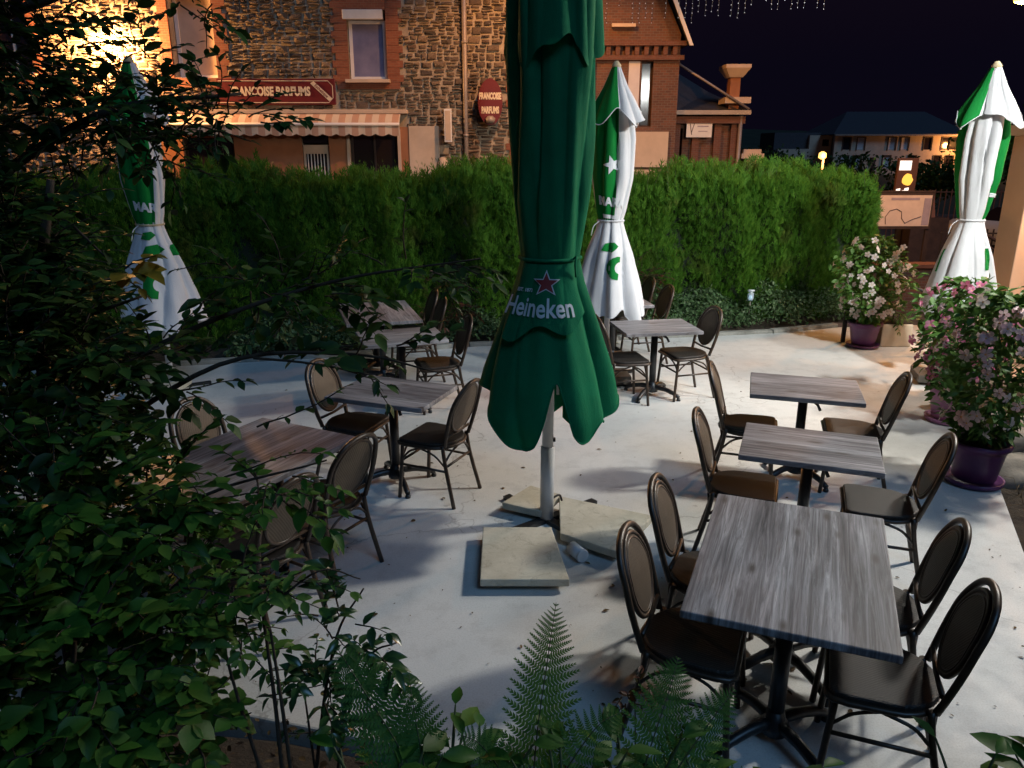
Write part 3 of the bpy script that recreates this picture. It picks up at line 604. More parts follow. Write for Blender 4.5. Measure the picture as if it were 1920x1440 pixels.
# street lamp beside the landing, arm reaching over the frame's top right corner
sl = tag(empty('street_lamp', (9.7, 13.9, -.66)), 'orange glowing street lamp over the top right corner of the street', 'street lamp')
MB().tube([(0,0,0),(0,0,4.9)], [.09,.055], 10).build('pole', M['iron'], sl); MB().tube(curve([(0,0,4.85),(-.15,-.02,5.4),(-.7,-.1,5.62),(-1.3,-.18,5.56)], 6), .035, 8).build('arm', M['iron'], sl)
hd = MB().lathe([(.03,.10),(.10,.06),(.16,-.02),(.17,-.05)], 16).build('lamp_head', M['iron'], sl, 0, (-1.48,-.2,5.52)); MB().lathe([(.15,-.052),(.12,-.12),(.03,-.15)], 16).build('lamp_glass', M['sodium_glow'], sl, 0, (-1.48,-.2,5.52))
point('street_lamp_light', (-1.48,-.2,5.30), P_STREET, SOD, .10, sl)
# wall lantern on the stone house, behind the tree
wl = tag(empty('wall_lantern', (-9.1, 19.0, 5.0)), 'bright orange wall lantern on the stone house, behind the leaves', 'lantern')
MB().tube([(0,0,.0),(0,-.3,.12),(0,-.62,.2)], .025, 8).build('bracket', M['iron'], wl); MB().lathe([(.16,-.02),(.14,.05),(.03,.12)], 12, (0,-.62)).build('lamp_hood', M['iron'], wl, 0, (0,0,.1)); MB().lathe([(.06,-.22),(.12,-.18),(.13,0)], 12, (0,-.62)).build('lamp_glass', M['sodium_glow'], wl, 0, (0,0,.06))
point('wall_lantern_light', (0,-.62,-.26), P_HOUSE, (1, .47, .16), .10, wl)
# restaurant building on the right, outside the picture; only its corner pillar shows
B0 = (7.05, 9.3, -.66); B1 = (5.95, 2.4)
rb = tag(empty('restaurant_building', B0), 'rendered restaurant facade along the right side of the terrace', 'building')
wd = Vector((B1[0]-B0[0], B1[1]-B0[1], 0)).normalized(); wnrm = Vector((wd.y, -wd.x, 0))   # wnrm points to the terrace
if wnrm.x > 0: wnrm = -wnrm
def along(s, out, z): p = wd*s + wnrm*out; return (p.x, p.y, z)
def wallbox(name, s0, s1, o0, o1, z0, z1, mat):
    m = MB(); pts = [along(s0,o0,z0), along(s1,o0,z0), along(s1,o1,z0), along(s0,o1,z0)]
    m.add(pts + [(p[0],p[1],z1) for p in pts], [(0,3,2,1),(4,5,6,7),(0,1,5,4),(1,2,6,5),(2,3,7,6),(3,0,4,7)])
    return m.build(name, M[mat], rb)
for s0, s1, z0, z1 in ((0,1.2,0,6.4),(1.2,2.3,0,1.35),(1.2,2.3,3.1,6.4),(2.3,3.9,0,6.4),(3.9,4.9,2.9,6.4),(4.9,7.0,0,6.4)):
    wallbox('wall', s0+.001, s1-.001, -.3, 0, z0, z1, 'beige_wall')
wallbox('window_pane', 1.2, 2.3, -.2, -.17, 1.35, 3.1, 'dark_glass'); wallbox('window_frame', 1.2, 1.27, -.15, -.08, 1.35, 3.1, 'white_paint'); wallbox('window_frame', 2.23, 2.3, -.15, -.08, 1.35, 3.1, 'white_paint'); wallbox('window_sill', 1.12, 2.38, .002, .12, 1.27, 1.345, 'cream_plaster')
wallbox('door', 3.9, 4.9, -.2, -.14, 0, 2.9, 'dark_timber'); wallbox('door_handle', 4.75, 4.8, -.139, -.08, 1.6, 1.7, 'zinc_pipe'); wallbox('eave', -.2, 7.1, -.5, .35, 6.42, 6.54, 'dark_timber')
cp = tag(empty('corner_pillar', (6.36, 9.72, -.66)), 'smooth rendered pillar at the right edge lit orange', 'pillar')
MB().box(-.21,.62,-.22,.22,0,3.3).build('shaft', M['beige_wall'], cp, .01); MB().box(-.27,.68,-.28,.28,3.3,3.42).build('cap', M['cream_plaster'], cp)
# low wall with pale coping by the corner
lw = tag(empty('low_wall', (5.72, 9.2, -.66)), 'low rendered wall with pale coping by the restaurant corner', 'wall')
MB().box(-.22,.62,-.12,.12,0,1.18).build('masonry', M['beige_wall'], lw); MB().box(-.28,.66,-.18,.18,1.18,1.26).build('coping', M['cream_plaster'], lw)
def added_wall_lamp(s, z, label, glass, power, color, radius=.05, spot=None, aim=None, out=.30):
    p = along(s, 0, z); o = tag(empty('added_wall_lamp', (B0[0]+p[0], B0[1]+p[1], B0[2]+z)), label, 'wall lamp')
    q = wnrm*out
    MB().tube([(0,0,0), tuple(q*.5+Vector((0,0,.05))), tuple(q+Vector((0,0,.03)))], .018, 8).build('bracket', M['iron'], o)
    MB().lathe([(.11,.0),(.10,.07),(.03,.12)], 14, (q.x,q.y)).build('lamp_hood', M['iron'], o); MB().lathe([(.05,-.10),(.09,-.06),(.095,-.004)], 14, (q.x,q.y)).build('lamp_glass', M[glass], o)
    point('added_wall_lamp_light', (q.x,q.y,-.16), power, color, radius, o, spot, aim)
added_wall_lamp(3.2, 5.75, 'assumed white floodlight high on the restaurant facade above the door', 'white_glow', P_WHITE, C_WHITE, .24, 76, (-6.0, -1.0, -4.9), .5)  # assumed lamp outside the view, main white light on the terrace
added_wall_lamp(1.0, 5.75, 'added second white floodlight softening shadows, high on the restaurant facade near its corner', 'white_glow', P_WHITE2, C_WHITE, .22, None, None, .5)  # added lamp outside the view, softens the terrace shadows
added_wall_lamp(5.6, 5.75, 'added third white floodlight high on the restaurant facade, turned to brighten the hedge', 'white_glow', P_NEAR, C_NEAR, .2, 66, (-2.6, 6.1, -3.4), .5)  # added spot outside the view, brightens hedge, parasols and climbers
added_wall_lamp(.3, 3.0, 'assumed warm wall lamp by the restaurant corner', 'warm_glow', P_WARM, (1, .46, .18), .06, None, None, .25)  # assumed lamp outside the view, for orange light on pillar and landing
# added street lamp to brighten the house fronts, unseen behind the green parasol
sl2 = tag(empty('street_lamp', (1.0, 14.6, -.66)), 'added street lamp brightening the houses, hidden behind the big green parasol', 'street lamp')
MB().tube([(0,0,0),(0,0,7.2)], [.09,.055], 10).build('pole', M['iron'], sl2); MB().tube(curve([(0,0,7.15),(-.1,.3,7.5),(-.2,.9,7.55)], 6), .035, 8).build('arm', M['iron'], sl2)
MB().lathe([(.03,.10),(.12,.06),(.18,-.02),(.19,-.05)], 16).build('lamp_head', M['iron'], sl2, 0, (-.22,1.05,7.5)); MB().lathe([(.16,-.052),(.12,-.12),(.03,-.15)], 16).build('lamp_glass', M['sodium_glow'], sl2, 0, (-.22,1.05,7.5))
point('street_lamp_light', (-.22,1.05,7.3), P_STREET2, SOD, .12, sl2, 142, (0,.22,-1))
# far lamps
fl = tag(empty('far_wall_lamp', (33.25, 59.7, 2.75)), 'bright orange lamp at the right end of the far house', 'lamp')
MB().tube([(0,.3,0),(0,-.1,.1),(0,-.5,.12)], .03, 6).build('bracket', M['iron'], fl); MB().lathe([(.05,-.22),(.28,-.1),(.30,.1),(.1,.2)], 12, (0,-.5)).build('lamp_glass', M['sodium_glow'], fl)
point('far_wall_lamp_light', (-.35,-1.0,-.1), 380, SOD, .2, fl)
fs = tag(empty('far_street_lamp', (11.55, 30, -.66)), 'small orange street lamp shining above the hedge', 'street lamp')
MB().tube([(0,0,0),(.05,0,2.75)], [.06,.04], 8).build('pole', M['cream_plaster'], fs); MB().lathe([(.04,2.74),(.14,2.80),(.13,2.96),(.04,3.02)], 12, (0,0)).build('lamp_glass', M['sodium_glow'], fs)
point('far_street_lamp_light', (0,-.3,2.85), 90, SOD, .1, fs)

# ------------------------------------------------------------------ foliage helpers
def leaf_template(w=.36, fold=.10, droop=.18, tip=1.0):
    ts = [.22, .48, .76]; ww = [w*.72, w, w*.62]; v = [(0,0,0)]
    for t_, q in zip(ts, ww):
        zc = -droop*t_*t_; v += [(-q/2, t_, zc+fold*q), (0, t_, zc), (q/2, t_, zc+fold*q)]
    v.append((0, tip, -droop))
    f = [(0,2,1),(0,3,2),(7,8,10),(8,9,10)]
    for r in (1, 4):
        f += [(r,r+1,r+4),(r,r+4,r+3),(r+1,r+2,r+5),(r+1,r+5,r+4)]
    return np.array(v), np.array(f)
LT = {'ovate': leaf_template(.55), 'lance': leaf_template(.32, .1, .3), 'round': leaf_template(.78, .08, .12), 'small': leaf_template(.5, .12, .1), 'drop': leaf_template(.5, .18, .38)}
LT.update({'ovate2': leaf_template(.46, .26, .34), 'lance2': leaf_template(.27, .2, .1), 'round2': leaf_template(.66, .22, .3), 'small2': leaf_template(.42, .2, .25), 'drop2': leaf_template(.42, .3, .55)})
def frames(D, U):
    D = D/np.linalg.norm(D, axis=1, keepdims=True); X = np.cross(D, U); X /= np.linalg.norm(X, axis=1, keepdims=True)+1e-9; Z = np.cross(X, D); return X, D, Z
def scatter(tv, tf, P, D, U, S):
    X, Y, Z = frames(D, U); S = S[:, None, None]
    V = P[:, None, :] + S*(tv[None,:,0:1]*X[:,None,:] + tv[None,:,1:2]*Y[:,None,:] + tv[None,:,2:3]*Z[:,None,:])
    F = tf[None] + (np.arange(len(P))*len(tv))[:, None, None]
    return V.reshape(-1,3), F.reshape(-1,3)
def project(P):
    c, s = math.cos(R(17)), math.sin(R(17)); zz = P[:,2]-2.5; dep = P[:,1]*c - zz*s; up = P[:,1]*s + zz*c
    return 1450*P[:,0]/dep, 1450*up/dep, dep
LEAFMESH = {}
def leaf_mesh(kind, mat):
    if (kind, mat) not in LEAFMESH:
        tv, tf = LT[kind]; LEAFMESH[(kind, mat)] = np_mesh('leaf', tv, tf, M[mat])
    return LEAFMESH[(kind, mat)]
def leafy_parts(root, P, D, U, S, kind, mat, single=0, name='foliage', base=None):
    """the `single` leaves that show largest become parts, the rest one stuff part"""
    base = np.array(root.location) if base is None else np.array(base); order = np.arange(len(P))
    if single:
        x, y, dep = project(P); inside = (abs(x) < 950) & (abs(y) < 710) & (dep > .3)
        score = np.where(inside, S/np.maximum(dep, .3), 0); order = np.argsort(-score); pick = order[:single]; order = order[single:]
        X, Y, Z = frames(D[pick], U[pick]); mv = (leaf_mesh(kind, mat), leaf_mesh(kind+'2', mat))
        for i, k in enumerate(pick):
            o = bpy.data.objects.new('leaf', mv[i % 2]); col.objects.link(o); o.parent = root
            s = S[k]; mt = Matrix(((X[i,0]*s,Y[i,0]*s,Z[i,0]*s,P[k,0]-base[0]),(X[i,1]*s,Y[i,1]*s,Z[i,1]*s,P[k,1]-base[1]),(X[i,2]*s,Y[i,2]*s,Z[i,2]*s,P[k,2]-base[2]),(0,0,0,1)))
            o.matrix_local = mt
    if len(order):
        h_ = len(order)//2; V, F = scatter(*LT[kind], P[order[:h_]]-base, D[order[:h_]], U[order[:h_]], S[order[:h_]]); V2, F2 = scatter(*LT[kind+'2'], P[order[h_:]]-base, D[order[h_:]], U[order[h_:]], S[order[h_:]])
        F = np.r_[F, F2+len(V)]; V = np.r_[V, V2]
        o = obj(name, np_mesh(name, V, F, M[mat]), root); o['kind'] = 'stuff'
def twig_leaves(start, direction, length, nleaf, leaf, spread=.9, droop=.25, rad=.0035, up=(0,0,1), terminal=True):
    """returns points of the twig and leaf arrays"""
    d = Vector(direction).normalized(); p = Vector(start); pts = [p.copy()]; n = max(4, nleaf); step = length/n
    P = []; D = []; U = []; S = []; side = random.choice([-1, 1])
    for i in range(n):
        d = (d + Vector((random.gauss(0,.12), random.gauss(0,.12), random.gauss(0,.1)-droop/n))).normalized(); p = p + d*step; pts.append(p.copy())
        w = d.cross(Vector(up)); w = w.normalized() if w.length > .01 else Vector((1,0,0)); side = -side
        ld = (d*random.uniform(.35,.8) + w*side*spread + Vector((random.gauss(0,.2), random.gauss(0,.2), random.gauss(.0,.25)))).normalized()
        P.append(p); D.append(ld); U.append(Vector((random.gauss(0,.35), random.gauss(-.15,.35), 1)).normalized()); S.append(leaf*random.uniform(.6,1.15))
    if terminal: P.append(p); D.append(d); U.append(Vector((0,0,1))); S.append(leaf)
    return pts, P, D, U, S
def shrub(name, label, cat, base, clumps, leaf, kind, mat, mains=(), single=150, tw_len=.24, nl=7, stem_mat='bark', bias=(.35,0,.15), extra=(), group=None, vary=.42, stem_r=.02):
    root = tag(empty(name, base), label, cat, group); b = Vector(base); tb = MB(); A = [[], [], [], []]
    for pts, r0, r1 in mains:
        c = curve(pts, 6); tb.tube([Vector(q)-b for q in c], [r0+(r1-r0)*i/(len(c)-1) for i in range(len(c))], 7)
    def put(r):
        pts, P, D, U, S = r; tb.tube([q-b for q in pts], [.0035*(1-.6*i/len(pts)) for i in range(len(pts))], 4, cap=False)
        for a, q in zip(A, (P, D, U, S)): a += q
    for (cx, cy, cz, rx, ry, rz, n) in clumps:
        c = Vector((cx, cy, cz))
        for _ in range(n):
            q = Vector((random.gauss(0,1), random.gauss(0,1), random.gauss(0,1))).normalized()*random.random()**.45
            s = c + Vector((q.x*rx, q.y*ry, q.z*rz)); d = Vector((q.x*1.0, q.y*.8-.25, q.z*.8)) + Vector(bias) + Vector((random.gauss(0,.4), random.gauss(0,.4), random.gauss(0,.3)))
            put(twig_leaves(s, d, tw_len*random.uniform(.6,1.2), random.randint(nl-2, nl+2), leaf*random.uniform(1-vary, 1+vary)))
    for (s, d, L, n, lf) in extra: put(twig_leaves(s, d, L, n, lf))
    tb.build('branches', M[stem_mat], root)['kind'] = 'stuff'
    leafy_parts(root, np.array([tuple(x) for x in A[0]]), np.array([tuple(x) for x in A[1]]), np.array([tuple(x) for x in A[2]]), np.array(A[3]), kind, mat, single)
    return root

# ------------------------------------------------------------------ thuja hedge
def hedge(name, label, p0, p1, height, thick, n, seed):
    g = np.random.default_rng(seed); root = tag(empty(name, (p0[0], p0[1], 0)), label, 'hedge')
    p0 = np.array(p0); p1 = np.array(p1); L = np.linalg.norm(p1-p0); ax = (p1-p0)/L; nr = np.array([ax[1], -ax[0]])   # nr: towards the terrace
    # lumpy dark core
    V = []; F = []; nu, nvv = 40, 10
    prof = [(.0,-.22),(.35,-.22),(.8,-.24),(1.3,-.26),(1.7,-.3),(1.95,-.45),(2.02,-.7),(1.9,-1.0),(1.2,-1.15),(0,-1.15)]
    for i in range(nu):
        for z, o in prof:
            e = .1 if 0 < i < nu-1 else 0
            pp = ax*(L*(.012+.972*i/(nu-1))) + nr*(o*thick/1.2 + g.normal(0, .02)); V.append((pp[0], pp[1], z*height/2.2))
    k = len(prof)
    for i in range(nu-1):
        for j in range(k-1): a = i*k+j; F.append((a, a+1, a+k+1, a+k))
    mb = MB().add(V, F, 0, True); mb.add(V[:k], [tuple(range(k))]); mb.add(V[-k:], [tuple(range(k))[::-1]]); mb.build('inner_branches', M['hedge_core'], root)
    # sprays
    nf = int(n*.62); nt = int(n*.25); ne = n-nf-nt
    lump = lambda s, z: .16*np.sin(s*2.1+z*.8)+.09*np.sin(s*5.3+1+z*1.6)+.06*np.sin(s*11.7+z*2.5)+.05*np.sin(z*7+s*3.1)
    s = g.random(nf)*L; z = g.random(nf)**.9*height*.97; out = lump(s, z) - np.abs(g.normal(0, .13, nf)) + .06 - .28*np.clip((z-height*.8)/(height*.2), 0, 1)**2
    P1 = np.c_[ax[0]*s+nr[0]*out, ax[1]*s+nr[1]*out, z]; D1 = np.c_[nr[0]*.55*np.ones(nf), nr[1]*.55*np.ones(nf), 1.1+.7*g.random(nf)] + g.normal(0, .36, (nf, 3))
    s = g.random(nt)*L; o = -g.random(nt)*thick; hh = height*(.93 - .1*(abs(o/thick+.5)*2)**2) + .07*np.sin(s*1.7)+.05*np.sin(s*4.1)+.04*np.sin(s*9.7+2)+ g.random(nt)**3*.26
    P2 = np.c_[ax[0]*s+nr[0]*o, ax[1]*s+nr[1]*o, hh]; D2 = np.c_[g.normal(0,.4,nt), g.normal(0,.4,nt), np.ones(nt)]
    o = -g.random(ne)*thick; z = g.random(ne)*height*.95; oo = L + .05*np.sin(z*5) - np.abs(g.normal(0,.08,ne)) + .03 - .25*(abs(o/thick+.5)*2)**3*.5 - .2*np.clip((z-height*.8)/(height*.2), 0, 1)**2
    P3 = np.c_[ax[0]*oo+nr[0]*o, ax[1]*oo+nr[1]*o, z]; D3 = np.c_[ax[0]*np.ones(ne), ax[1]*np.ones(ne), .8*np.ones(ne)] + g.normal(0,.45,(ne,3))
    P = np.r_[P1,P2,P3]; D = np.r_[D1,D2,D3]; U = g.normal(0,.55,P.shape); U[:,0] += nr[0]; U[:,1] += nr[1]; U[:,2] += .5; S = g.uniform(.06, .17, len(P)); S[nf:nf+nt] *= 1.2
    # spray: forked flat sprig of five blades
    tv = []; tf = []
    for a, l, w, y0 in ((0,1,.10,0),(.55,.5,.085,.15),(-.55,.5,.085,.24),(.45,.4,.08,.45),(-.45,.4,.08,.55)):
        c, q = math.cos(a), math.sin(a); b = len(tv)
        for x, y in ((0,0),(-w/2,l*.45),(w/2,l*.45),(0,l)): tv.append((x*c+y*q, y0-x*q+y*c, .06*math.sin(a*3+y*2)))
        tf += [(b,b+2,b+1),(b+1,b+2,b+3)]
    V, F = scatter(np.array(tv), np.array(tf), P, D, U, S)
    o = obj('foliage', np_mesh('foliage', V, F, M['thuja']), root); o['kind'] = 'stuff'
    # a few long leaders standing up from the top
    tb = MB()
    PP, DD, UU, SS = [], [], [], []
    for _ in range(int(L*24)):
        s_ = g.random()*L; oo = -g.random()*thick*.9; q = ax*s_+nr*oo; h0 = height*.92; hl = g.uniform(.1,.4); lean = g.normal(0,.25,2)
        pts = [(q[0]+lean[0]*t_*hl, q[1]+lean[1]*t_*hl, h0+hl*t_) for t_ in (0,.5,1)]; tb.tube(pts, [.004,.003,.001], 4, cap=False)
        for t_ in np.linspace(.2,1,5):
            PP.append((q[0]+lean[0]*t_*hl, q[1]+lean[1]*t_*hl, h0+hl*t_)); DD.append((g.normal(0,.6), g.normal(0,.6), 1)); UU.append(g.normal(0,1,3)); SS.append(.07)
    tb.build('leaders', M['green_stem'], root); V, F = scatter(np.array(tv), np.array(tf), np.array(PP), np.array(DD), np.array(UU), np.array(SS))
    o = obj('leader_foliage', np_mesh('leader_foliage', V, F, M['thuja']), root); o['kind'] = 'stuff'
hedge('thuja_hedge', 'long clipped green conifer hedge behind the terrace tables', (-8.2, 8.72), (5.45, 11.75), 2.1, 1.2, 88000, 5)

# low leafy ground cover at the foot of the hedge
g = np.random.default_rng(3); n = 17000
s = g.random(n); x = -3.5 + 8.7*s; y = np.interp(x, [p[0] for p in KL], [p[1] for p in KL]) + .10 + g.random(n)*.75
fr = np.clip((y-np.interp(x, [p[0] for p in KL], [p[1] for p in KL])-.1)/.6, 0, 1); top = (.12+.52*fr**.5)*(.8+.3*np.sin(x*2.3)*np.sin(x*5.1+1))*np.where(x > .8, 1.0, .55)
P = np.c_[x, y, .05 + top*g.random(n)**.35]; D = g.normal(0,1,(n,3)); D[:,1] -= .6; D[:,2] += .3; U = g.normal(0,.5,(n,3)); U[:,2] += 1
tv, tf = LT['ovate']; V, F = scatter(tv, tf, P, D, U, g.uniform(.035,.07,n))
gc = obj('ground_cover', np_mesh('ground_cover', V, F, M['ground_cover'])); tag(gc, 'low small-leaved ground cover spreading along the hedge foot', 'ground cover', None, 'stuff')
shrub('red_leaved_shrub', 'small dark reddish shrub at the hedge foot left of green parasol', 'shrub', (-.95,10.15,.05), [(-.95,10.1,.45,.45,.3,.35,90)], .07, 'lance', 'leaf_red', [([(-.95,10.15,.05),(-.95,10.1,.5)],.02,.008)], 0, .22, 7)
shrub('red_leaved_shrub', 'rusty brown shrub at the hedge foot behind the white parasol', 'shrub', (1.75,10.75,.05), [(1.7,10.6,.75,.35,.25,.35,70)], .07, 'lance', 'leaf_red', [([(1.75,10.75,.05),(1.72,10.65,.8)],.02,.008)], 0, .22, 7)

# ------------------------------------------------------------------ chairs
def make_chair():
    t = empty('bistro_chair'); fr = M['bamboo_look_frame']
    out = []
    for a in np.linspace(0, PI, 15): out.append((-.205*math.cos(a), -.03-.185*math.sin(a)))          # round back edge
    out = [(-.205,-.03)] + out[1:-1] + [(.205,-.03)] + [(.213,.12)] + [(.205+.0,.175),(.185,.197),(-.185,.197),(-.205,.175)] + [(-.213,.12)]
    MB().prism(out[::-1] if False else out, .44, .472).build('seat', M['woven_seat'], t, bevel=.009)
    MB().tube([(x*1.02, y*1.02, .438) for x, y in out], .013, 8, closed=True).build('seat_frame', fr, t)
    MB().tube(curve([(-.185,.165,.45),(-.19,.18,.25),(-.203,.2,.0)], 4), .0145, 8).build('leg', fr, t); MB().tube(curve([(.185,.165,.45),(.19,.18,.25),(.203,.2,.0)], 4), .0145, 8).build('leg', fr, t)
    for s in (-1, 1): MB().tube(curve([(s*.175,-.165,.46),(s*.18,-.195,.28),(s*.20,-.265,0)], 4), .0145, 8).build('leg', fr, t)
    by = lambda z: -.185 - (z-.46)*.27 - max(0, z-.75)*.12     # lean of the back
    hoop = [(-.172,.455),(-.19,.56),(-.198,.66),(-.192,.76),(-.163,.84),(-.11,.893),(-.05,.915),(0,.919)]
    hoop = hoop + [(-x, z) for x, z in hoop[-2::-1]]
    MB().tube(curve([(x, by(z), z) for x, z in hoop], 4), .0155, 8).build('back_hoop', fr, t)
    ring = [(.158*math.cos(a), .715+.178*math.sin(a)) for a in np.linspace(0, 2*PI, 40, endpoint=False)]
    MB().tube([(x, by(z)+.004, z) for x, z in ring], .0115, 8, closed=True).build('back_ring', fr, t)
    ring2 = [(.138*math.cos(a), .715+.158*math.sin(a)) for a in np.linspace(0, 2*PI, 40, endpoint=False)]
    MB().tube([(x, by(z)+.008, z) for x, z in ring2], .006, 6, closed=True).build('back_piping', fr, t)
    pm = MB(); rr = [1, .75, .4]; nn = 32
    for sgn in (1, -1):
        b = len(pm.v)
        for q in rr:
            for i in range(nn):
                a = 2*PI*i/nn; x, z = .150*q*math.cos(a), .715+.170*q*math.sin(a); pm.v.append((x, by(z)+.004+sgn*(.006+.008*(1-q*q)), z))
        pm.v.append((0, by(.715)+.004+sgn*.014, .715))
        for k in range(2):
            for i in range(nn):
                j = (i+1) % nn; f = (b+k*nn+i, b+k*nn+j, b+(k+1)*nn+j, b+(k+1)*nn+i); pm.f.append(f if sgn < 0 else f[::-1]); pm.m.append(0); pm.s.append(True)
        for i in range(nn):
            j = (i+1) % nn; f = (b+2*nn+i, b+2*nn+j, b+3*nn); pm.f.append(f if sgn < 0 else f[::-1]); pm.m.append(0); pm.s.append(True)
    pm.build('back_panel', M['woven_back'], t)
    MB().tube([(-.165,by(.525)+.01,.525),(0,by(.52)+.012,.517),(.165,by(.525)+.01,.525)], .0105, 8).build('lower_back_rail', fr, t)
    for s in (-1, 1): MB().tube([(s*.192,.178,.27),(s*.186,-.198,.27)], .0095, 8).build('stretcher', fr, t)
    MB().tube([(-.19,.172,.30),(.19,.172,.30)], .0095, 8).build('stretcher', fr, t); MB().tube([(-.184,-.19,.30),(.184,-.19,.30)], .0095, 8).build('stretcher', fr, t)
    for s in (-1, 1):
        MB().tube(curve([(s*.19,.17,.31),(s*.20,.10,.385),(s*.205,.0,.43)], 4), .008, 6).build('brace', fr, t); MB().tube(curve([(s*.183,-.18,.31),(s*.198,-.11,.385),(s*.205,-.0,.425)], 4), .008, 6).build('brace', fr, t)
        MB().tube(curve([(s*.187,.172,.32),(s*.11,.178,.39),(s*.02,.19,.43)], 4), .008, 6).build('brace', fr, t)
        MB().tube(curve([(s*.182,-.18,.32),(s*.11,-.195,.39),(s*.02,-.21,.43)], 4), .008, 6).build('brace', fr, t)
    return t
chair0 = make_chair(); used = []
def chair(x, y, face, label):
    o = chair0 if not used else copy_tree(chair0); used.append(1)
    o.location = (x, y, 0); o.rotation_euler = (0, 0, R(face-90)); tag(o, label, 'chair', 'brown bistro chairs on the terrace')
chair(.79, 2.90, -22, 'brown oval-backed chair at the left of the nearest table, nearer the ferns')
chair(1.01, 3.43, -22, 'brown oval-backed chair at the left of the nearest table, nearer the parasol')
chair(1.68, 3.17, 158, 'dark oval-backed chair at the right of the nearest table, farther one')
chair(1.50, 2.66, 158, 'dark oval-backed chair at the right of the nearest table, closest to the viewer')
chair(1.46, 4.49, -20, 'brown chair at the left end of the middle of three right tables')
chair(2.21, 4.24, 160, 'dark chair at the right end of the middle right table, before the purple pot')
chair(1.83, 5.62, -17, 'brown chair at the left end of the farthest of three right tables')
chair(2.58, 5.50, 163, 'dark chair at the right end of the farthest of three right tables')
chair(-.57, 5.38, 154, 'brown chair at the small left table, right beside the green parasol')
chair(-1.22, 5.67, -20, 'brown chair at the left end of the small left table')
chair(-1.15, 4.30, 150, 'brown chair behind the branches at the long left table, its back to the slabs')
chair(-1.36, 3.72, 150, 'brown chair half hidden by leaves at the near end of the long left table')
chair(-1.84, 4.66, -28, 'brown chair in the leaves at the far left of the long left table')
chair(1.14, 7.58, 12, 'dark chair directly behind the green parasol hem')
chair(1.80, 7.80, 196, 'dark chair at the right end of the small table behind the green parasol')
chair(1.58, 9.16, 190, 'dark chair by the hedge, right of the hidden rear table, nearer one')
chair(1.46, 9.74, 190, 'dark chair by the hedge, right of the hidden rear table, farther one')
chair(-.73, 7.40, 198, 'dark chair at the right end of the rear left table')
chair(-1.06, 8.36, 197, 'dark chair at the farthest left table near the hedge, nearer one')
chair(-1.20, 8.86, 197, 'dark chair at the farthest left table near the hedge, farther one')
chair(4.55, 7.35, 200, 'dark chair mostly hidden behind the flowers at the right edge')

# ------------------------------------------------------------------ tables
def make_table(w, d, grain, cols):
    t = empty('bistro_table'); bk = M['black_metal']
    tp = MB().box(-w/2, w/2, -d/2, d/2, .715, .75).build('table_top', M[grain], t, bevel=.006)
    for cx, cy in cols:
        MB().lathe([(.035,.09),(.035,.69)], 14, (cx,cy)).build('column', bk, t); MB().box(cx-.15,cx+.15,cy-.15,cy+.15,.695,.713).build('mounting_plate', bk, t)
        MB().lathe([(.06,.05),(.065,.09),(.045,.12),(.036,.16)], 14, (cx,cy)).build('hub', bk, t)
        for a in (45,135,225,315):
            c, s = math.cos(R(a)), math.sin(R(a)); m = MB()
            m.tube(curve([(cx+c*.04,cy+s*.04,.10),(cx+c*.14,cy+s*.14,.095),(cx+c*.24,cy+s*.24,.07),(cx+c*.31,cy+s*.31,.035)], 4), [.026]*4+[.024]*4+[.021]*4+[.018], 8)
            m.lathe([(.02,0),(.022,.012),(.014,.03)], 10, (cx+c*.305,cy+s*.305)); m.build('foot', bk, t)
        MB().tube([(cx+.03,cy-.05,.69),(cx+.10,cy-.09,.64),(cx+.12,cy-.10,.60)], .012, 6).build('tilt_lever', bk, t)
    return t
ts = make_table(.80, .61, 'laminate_crosswise', [(0,0)]); tl = make_table(.80, 1.17, 'laminate_lengthwise', [(0,-.27),(0,.27)])
tu = {id(ts): 0, id(tl): 0}
def table(proto, x, y, a, label):
    o = proto if not tu[id(proto)] else copy_tree(proto); tu[id(proto)] = 1
    o.location = (x, y, 0); o.rotation_euler = (0,0,R(a)); tag(o, label, 'table', 'grey wood-look bistro tables')
table(tl, 1.25, 3.06, -21.5, 'long grey wood-look table nearest the viewer, four chairs around it')
table(ts, 1.83, 4.43, -20.5, 'small grey wood-look table, middle of the three on the right')
table(ts, 2.24, 5.65, -17, 'small grey wood-look table, farthest of the three on the right')
table(ts, -.90, 5.55, -21, 'small grey wood-look table left of the green parasol pole')
table(tl, -1.60, 4.25, -27, 'long grey wood-look table half hidden behind the branches on the left')
table(ts, 1.47, 7.76, 9, 'small grey wood-look table just behind the green parasol on its right')
table(tl, 1.17, 9.37, 9, 'rear grey wood-look table mostly hidden behind the white parasol')
table(ts, -1.08, 7.34, 19, 'small grey table at the back left, nearer of the two')
table(tl, -1.50, 8.49, 17, 'grey table at the back left, close to the hedge')
